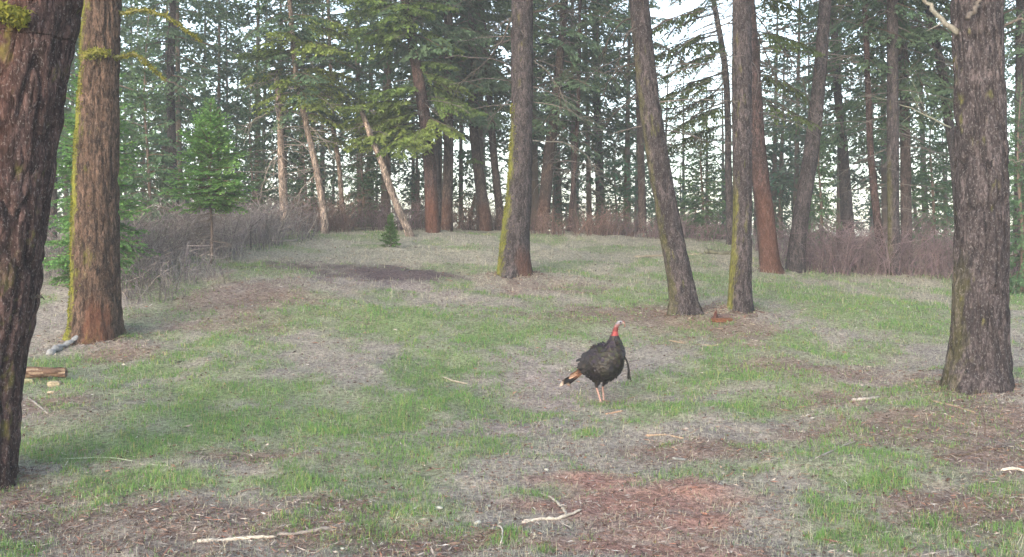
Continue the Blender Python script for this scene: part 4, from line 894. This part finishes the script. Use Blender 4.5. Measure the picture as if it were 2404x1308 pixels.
# ------------------------------------------------------------------ fallen wood
def wood_stick(name, label, cat, pts, r0, r1, col, lift=0.0, side=0, group=None, seg=8, knots=.12, seed=0):
    rg = np.random.default_rng(seed + 400); G = np.array([gp(p[0], p[1]) for p in pts]); G[:, 2] += np.array([p[2] if len(p) > 2 else 0 for p in pts]) + max(r0, r1) * .55 + lift
    base = G[0].copy(); base[2] -= r0; n = 18; P = bez(G - base, n); t = np.linspace(0, 1, n); P += rg.normal(0, max(r0, r1) * .18, P.shape); R = (r0 + (r1 - r0) * t) * (1 + rg.normal(0, knots, n)); R[0] *= .6; R[-1] *= .5
    b = B(); v, tr, q = tube(P, R, seg); cc = np.array(col) * (.7 + .6 * fbm(v[:, 0] * 25, v[:, 1] * 25, v[:, 2] * 25, s=seed))[:, None]; b.add(v, tr, q, cc)
    for k in range(side):
        u = rg.uniform(.2, .9); q0 = np.array([np.interp(u, t, P[:, c]) for c in range(3)]); dv = rg.normal(0, 1, 3); dv[2] = abs(dv[2]) * .4; dv /= np.linalg.norm(dv); tt = np.linspace(0, 1, 4); v, tr, q = tube(q0 + dv * (tt * rg.uniform(.05, .12))[:, None], r0 * .45 * (1 - .6 * tt), 5); b.add(v, tr, q, col)
    o = b.build(name, M['wood'], None, base); tag(o, label, cat, group); return o
PALE, GREY, TAN, BRN = (.36, .33, .29), (.24, .225, .215), (.26, .20, .15), (.09, .065, .055)
SG = 'fallen sticks in the clearing'
wood_stick('fallen_stick', 'smooth pale stick lying along the bottom edge, thicker tapering end', 'stick', [(464, 1279), (520, 1274), (585, 1268), (650, 1266)], .017, .010, PALE, group=SG, seed=1)
wood_stick('fallen_stick', 'rough greyish-pink stick continuing beyond the smooth pale stick by the bottom edge', 'stick', [(648, 1258), (700, 1252), (760, 1248), (835, 1234)], .012, .016, (.25, .21, .20), side=3, group=SG, seed=2)
wood_stick('fallen_stick', 'curved whitish stick bending down to the crossing stick on red soil', 'stick', [(1264, 1158), (1292, 1170), (1318, 1190), (1331, 1215)], .009, .011, PALE, group=SG, seed=3)
wood_stick('fallen_stick', 'pale forked stick crossing the foot of the curved whitish stick', 'stick', [(1224, 1234), (1265, 1227), (1310, 1226), (1366, 1208)], .014, .009, PALE, side=1, group=SG, seed=4)
wood_stick('fallen_stick', 'small hooped white stick standing up in grass near the bottom edge', 'stick', [(1168, 1240), (1178, 1252, .02), (1180, 1268, .02), (1174, 1282)], .006, .005, (.42, .40, .37), group=SG, seed=5)
wood_stick('fallen_stick', 'short pale stick lying on the crest of the brown needle mound', 'stick', [(1998, 944), (2030, 942), (2066, 934)], .022, .014, GREY, group=SG, seed=6)
wood_stick('fallen_stick', 'thin pale stick slanting up in the grass before the needle mound', 'stick', [(1922, 1074), (1965, 1058), (2010, 1040)], .009, .005, GREY, group=SG, seed=7)
wood_stick('fallen_stick', 'dark thin branch lying below the large edge trunk mound', 'stick', [(2190, 1080), (2260, 1072), (2310, 1066), (2360, 1056)], .012, .008, BRN, side=3, group=SG, seed=8)
wood_stick('fallen_stick', 'broken pale stick cut by the photo edge below the dark thin branch', 'stick', [(2350, 1104), (2380, 1104), (2420, 1106)], .013, .012, PALE, group=SG, seed=9)
wood_stick('fallen_stick', 'yellowish thin stick on the slope of the needle mound under the large edge trunk', 'stick', [(2185, 940), (2230, 955), (2290, 976)], .010, .008, TAN, group=SG, seed=10)
wood_stick('fallen_stick', 'long thin tan twig lying before the red broken stump', 'stick', [(1570, 802), (1610, 806), (1660, 812), (1690, 815)], .009, .007, TAN, group=SG, seed=11)
wood_stick('fallen_stick', 'pale thin stick in grass left of the turkey', 'stick', [(1040, 888), (1065, 896), (1100, 906)], .012, .007, (.32, .28, .24), group=SG, seed=12)
wood_stick('fallen_stick', 'tan stick lying in the grass just below and right of the turkey', 'stick', [(1515, 1022), (1560, 1022), (1605, 1032)], .009, .007, TAN, group=SG, seed=13)
wood_stick('fallen_stick', 'long thread-thin pale stalk lying across green grass near the thick edge trunk', 'stick', [(150, 1078), (260, 1084), (360, 1094), (480, 1100)], .0045, .003, (.34, .40, .30), group=SG, seed=14)
wood_stick('fallen_stick', 'short slanting grey stick in the red litter by the rotten log', 'stick', [(66, 935), (90, 955), (112, 972)], .012, .009, GREY, group=SG, seed=15)
wood_stick('fallen_stick', 'small orange-tan bark strip at the turkey feet', 'stick', [(1420, 975), (1440, 974), (1462, 970)], .012, .008, (.28, .19, .14), group=SG, seed=16)
wood_stick('fallen_stick', 'thin grey stick at the edge of green grass left of the needle mound slope', 'stick', [(1780, 1090), (1830, 1080), (1870, 1070)], .006, .004, GREY, group=SG, seed=17)
wood_stick('fallen_branch', 'small grey broken branch at the foot of the mossy tan trunk', 'branch', [(112, 836), (140, 824, .02), (165, 815, .04), (196, 803, .07)], .045, .028, (.19, .20, .215), side=3, knots=.2, seed=18)
wood_stick('fallen_log', 'mossy far log lying behind the slim grey trunk', 'log', [(1655, 596), (1690, 598), (1722, 600)], .07, .06, (.13, .13, .10), side=3, seed=19)
wood_stick('fallen_log', 'long pale log lying in the grey thicket behind the green sapling', 'log', [(510, 573), (580, 572), (650, 570), (700, 568)], .05, .035, (.22, .20, .19), side=4, seed=20)
wood_stick('fallen_branch', 'bleached branch on pale grass beyond the leaning grey-brown trunk', 'branch', [(1490, 606), (1540, 602), (1600, 600), (1650, 598)], .03, .02, (.24, .21, .17), side=5, seed=21)
wood_stick('fallen_log', 'faint pale log end in grass left of the tiny fir', 'log', [(830, 540), (870, 539), (905, 540)], .045, .03, (.24, .21, .17), seed=22)
P = [at(283, 478, 17.5), at(300, 540, 17.4), at(318, 590, 17.2), at(334, 645, 17.0)]; P = np.array(P); P[-1, 2] = ground(P[-1:, 0], P[-1:, 1])[0] - .02; v, tr, q = tube(bez(P - P[-1], 14), np.linspace(.010, .02, 14), 7)
o = mk('leaning_pole', v, tr, q, M['wood'], np.tile([.22, .20, .19], (len(v), 1)), None, True, P[-1]); tag(o, 'thin bleached pole leaning beside the mossy tan trunk', 'pole')
P = np.array([at(590, 556, 22), at(588, 540, 22), at(596, 528, 22), at(612, 515, 22)]); P[0, 2] = ground(P[:1, 0], P[:1, 1])[0] - .03; v, tr, q = tube(bez(P - P[0], 10), np.linspace(.022, .008, 10), 6)
o = mk('standing_twig', v, tr, q, M['wood'], np.tile([.06, .05, .05], (len(v), 1)), None, True, P[0]); tag(o, 'dark curved dead stem standing up by the pale log in the thicket', 'stem')
P = gp(2312, 1030); v, tr, q = tube(bez([(0, 0, -.03), (.0, 0, .12), (-.02, 0, .2), (-.05, .0, .28)], 9), np.linspace(.006, .003, 9), 5); o = mk('standing_twig', v, tr, q, M['wood'], np.tile([.07, .05, .045], (len(v), 1)), None, True, P); tag(o, 'thin dark twig sticking up from the needle mound', 'stem')
# rotten log with broken end, and pale chunk under it
def chunk(name, label, cat, P, size, col, seed, rz=0, tilt=0, flat=.5, parent=None, n=(9, 14), rough=.35):
    rg = np.random.default_rng(seed); th_, ph_ = np.meshgrid(np.linspace(0, np.pi, n[0]), np.linspace(0, 2 * np.pi, n[1], endpoint=False), indexing='ij'); U = np.stack([np.sin(th_) * np.cos(ph_), np.sin(th_) * np.sin(ph_), np.cos(th_)], -1).reshape(-1, 3)
    U = np.sign(U) * np.abs(U) ** flat; k = fbm(U[:, 0] * 2.2 + seed, U[:, 1] * 2.2, U[:, 2] * 2.2, s=seed); V = U * (1 + rough * 2 * (k - .5))[:, None] * np.array(size); V = V @ rotm(rz, tilt).T
    i = np.arange(n[0] - 1)[:, None] * n[1]; j = np.arange(n[1])[None, :]; kk = (j + 1) % n[1]; Q = np.stack([i + j, i + n[1] + j, i + n[1] + kk, i + kk], -1).reshape(-1, 4); c = np.array(col) * (.6 + .8 * fbm(V[:, 0] * 40, V[:, 1] * 40, V[:, 2] * 40, s=seed + 1))[:, None]
    o = mk(name, V, None, Q, M['stone'] if cat == 'stone' else M['wood'], c, parent, cat == 'stone', P)
    if label: tag(o, label, cat)
    return o
g0, g1 = gp(-20, 893), gp(155, 893); A, Bq = g0 + (0, .05, .085), g1 + (0, 0, .085); n = 40; seg = 26; t_ = np.linspace(0, 1, n); th_ = np.linspace(0, 2 * np.pi, seg, endpoint=False); ax = (Bq - A) / np.linalg.norm(Bq - A); u1 = np.cross([0, 0, 1.], ax); u1 /= np.linalg.norm(u1); u2 = np.cross(ax, u1)
TT, HH = np.meshgrid(t_, th_, indexing='ij'); rr = .078 * (1 - .25 * TT) * (1 + .5 * (fbm(np.cos(HH) * 3, np.sin(HH) * 3, TT * 3, s=6) - .5)) - .034 * sstep(.47, .58, vn(np.cos(HH) * 4 + 3, np.sin(HH) * 4, TT * 5, s=8)); Pm = A + (Bq - A) * TT[..., None]
V = (Pm + (np.cos(HH) * rr)[..., None] * u1 + (np.sin(HH) * rr)[..., None] * u2 - g1).reshape(-1, 3); i = np.arange(n - 1)[:, None] * seg; j = np.arange(seg)[None, :]; k = (j + 1) % seg; Q = np.stack([i + j, i + k, i + seg + k, i + seg + j], -1).reshape(-1, 4)
kk = vn(np.cos(HH) * 4 + 3, np.sin(HH) * 4, TT * 5, s=8).ravel()[:, None]; k3 = fbm(np.cos(HH) * 6, np.sin(HH) * 6, TT * 30, s=9).ravel()[:, None]; C = np.where(kk > .56, np.array([.26, .20, .16]), np.array([.105, .062, .046])) * (.55 + .9 * k3)
lg = empty('rotten_log', g1); tag(lg, 'short rotten log with peeling bark lying beside the thick edge trunk', 'log'); mk('bark', V, None, Q, M['wood'], C, lg, True)
ring = V[-seg:]; cen = ring.mean(0); rv = [ring, cen + (ring - cen) * .72 - ax * .012, cen + (ring - cen) * .35 - ax * .03, cen + (ring - cen) * .02 - ax * .035]; Vr = np.concatenate(rv); i = np.arange(3)[:, None] * seg; Qr = np.stack([i + j, i + k, i + seg + k, i + seg + j], -1).reshape(-1, 4)
mk('broken_end', Vr + ax * .002, None, Qr, M['wood'], np.concatenate([np.tile([.26, .19, .15], (seg, 1)), np.tile([.09, .065, .055], (seg, 1)), np.tile([.05, .04, .035], (seg * 2, 1))]), lg, False)
chunk('wood_chunk', 'pale yellowish wood chunk under the broken end of the rotten log', 'wood', gp(128, 908) + (0, 0, .03), (.075, .045, .032), (.27, .23, .17), 3, .1)
chunk('wood_chunk', 'cream wood sliver just below the pale chunk at the rotten log', 'wood', gp(122, 922) + (0, -.02, .008), (.04, .03, .012), (.36, .30, .23), 4, -.4)
chunk('wood_chunk', 'mossy light wood piece under the rotten log near the thick edge trunk', 'wood', gp(66, 900) + (0, -.03, .02), (.07, .035, .022), (.25, .24, .16), 5, .2)
for k, (px, py, s, lab) in enumerate(((1028, 1196, .034, 'white lichen-covered stone in the green tuft near the bottom edge'), (1122, 1230, .030, 'flat pale green-white lichen flake right of the green tuft'), (1283, 1104, .024, 'small white lichen scrap above the red soil patch'), (1146, 1184, .020, 'tiny pale lichen bit between green tuft and red soil'), (1594, 1078, .040, 'flat grey wood slab beside a small grass tuft'), (60, 806, .05, 'whitish stone beside the thick edge trunk, near the grey broken branch'), (290, 858, .025, 'small white lichen scrap in grass right of the rotten log'), (801, 1206, .022, 'small round grey stone in brown litter near the rough greyish-pink stick'), (426, 1001, .012, 'tiny white pebble in the bright green grass'), (804, 1289, .016, 'small white pebble at the bottom edge below the rough stick'))):
    chunk('lichen_flake' if 'lichen' in lab else ('wood_slab' if 'slab' in lab else 'small_stone'), lab, 'wood' if 'slab' in lab else ('stone' if 'stone' in lab or 'pebble' in lab else 'lichen'), gp(px, py) + (0, 0, s * .25), (s, s * .6, s * .38) if 'slab' not in lab else (.065, .02, .01), (.40, .40, .37) if 'grey' not in lab else (.25, .245, .25), 20 + k, -.7 if 'slab' in lab else k, 0, .8)
# red broken stump beside the slim grey trunk
g = gp(1678, 752); st = empty('broken_stump', g); tag(st, 'low dark red broken stump at the foot of the slim grey trunk', 'stump'); rgs = np.random.default_rng(3)
for k in range(7):
    a = rgs.uniform(0, 6.28); rr = rgs.uniform(.01, .07); h = rgs.uniform(.08, .17) if k else .2
    x = np.array([rr * math.cos(a), rr * math.sin(a), -.04]); v, tr, q = tube(np.stack([x, x + (0, 0, h * .5), x + np.array([rgs.normal(0, .015), 0, h])]), [.03, .025, .006], 5); mk('splinter', v, tr, q, M['wood'], np.tile(np.array([.06, .025, .02]) * rgs.uniform(.6, 1.6), (len(v), 1)), st, False)
chunk('rotten_wood', None, 'wood', (.1, -.06, .0), (.17, .08, .035), (.15, .065, .04), 8, .1, parent=st)
chunk('rotten_wood', None, 'wood', (.14, .12, .03), (.16, .07, .05), (.09, .065, .065), 9, .3, parent=st)

# ------------------------------------------------------------------ air
lo, hi = (-190, -110, -16), (190, 215, 17.5)
V = np.array([(x, y, z) for x in (lo[0], hi[0]) for y in (lo[1], hi[1]) for z in (lo[2], hi[2])], float)
mh, t, b = newmat('haze'); t.nodes.remove(b); pv = N(t, 'ShaderNodeVolumePrincipled'); pv.inputs['Color'].default_value = (.88, .93, 1.0, 1); pv.inputs['Density'].default_value = .0025; pv.inputs['Anisotropy'].default_value = .1
t.links.new(pv.outputs[0], t.nodes['Material Output'].inputs['Volume'])
hz = mk('haze', V, None, [(0, 1, 3, 2), (4, 6, 7, 5), (0, 4, 5, 1), (2, 3, 7, 6), (0, 2, 6, 4), (1, 5, 7, 3)], mh); tag(hz, 'thin pale haze hanging between the trees', 'haze', kind='stuff')
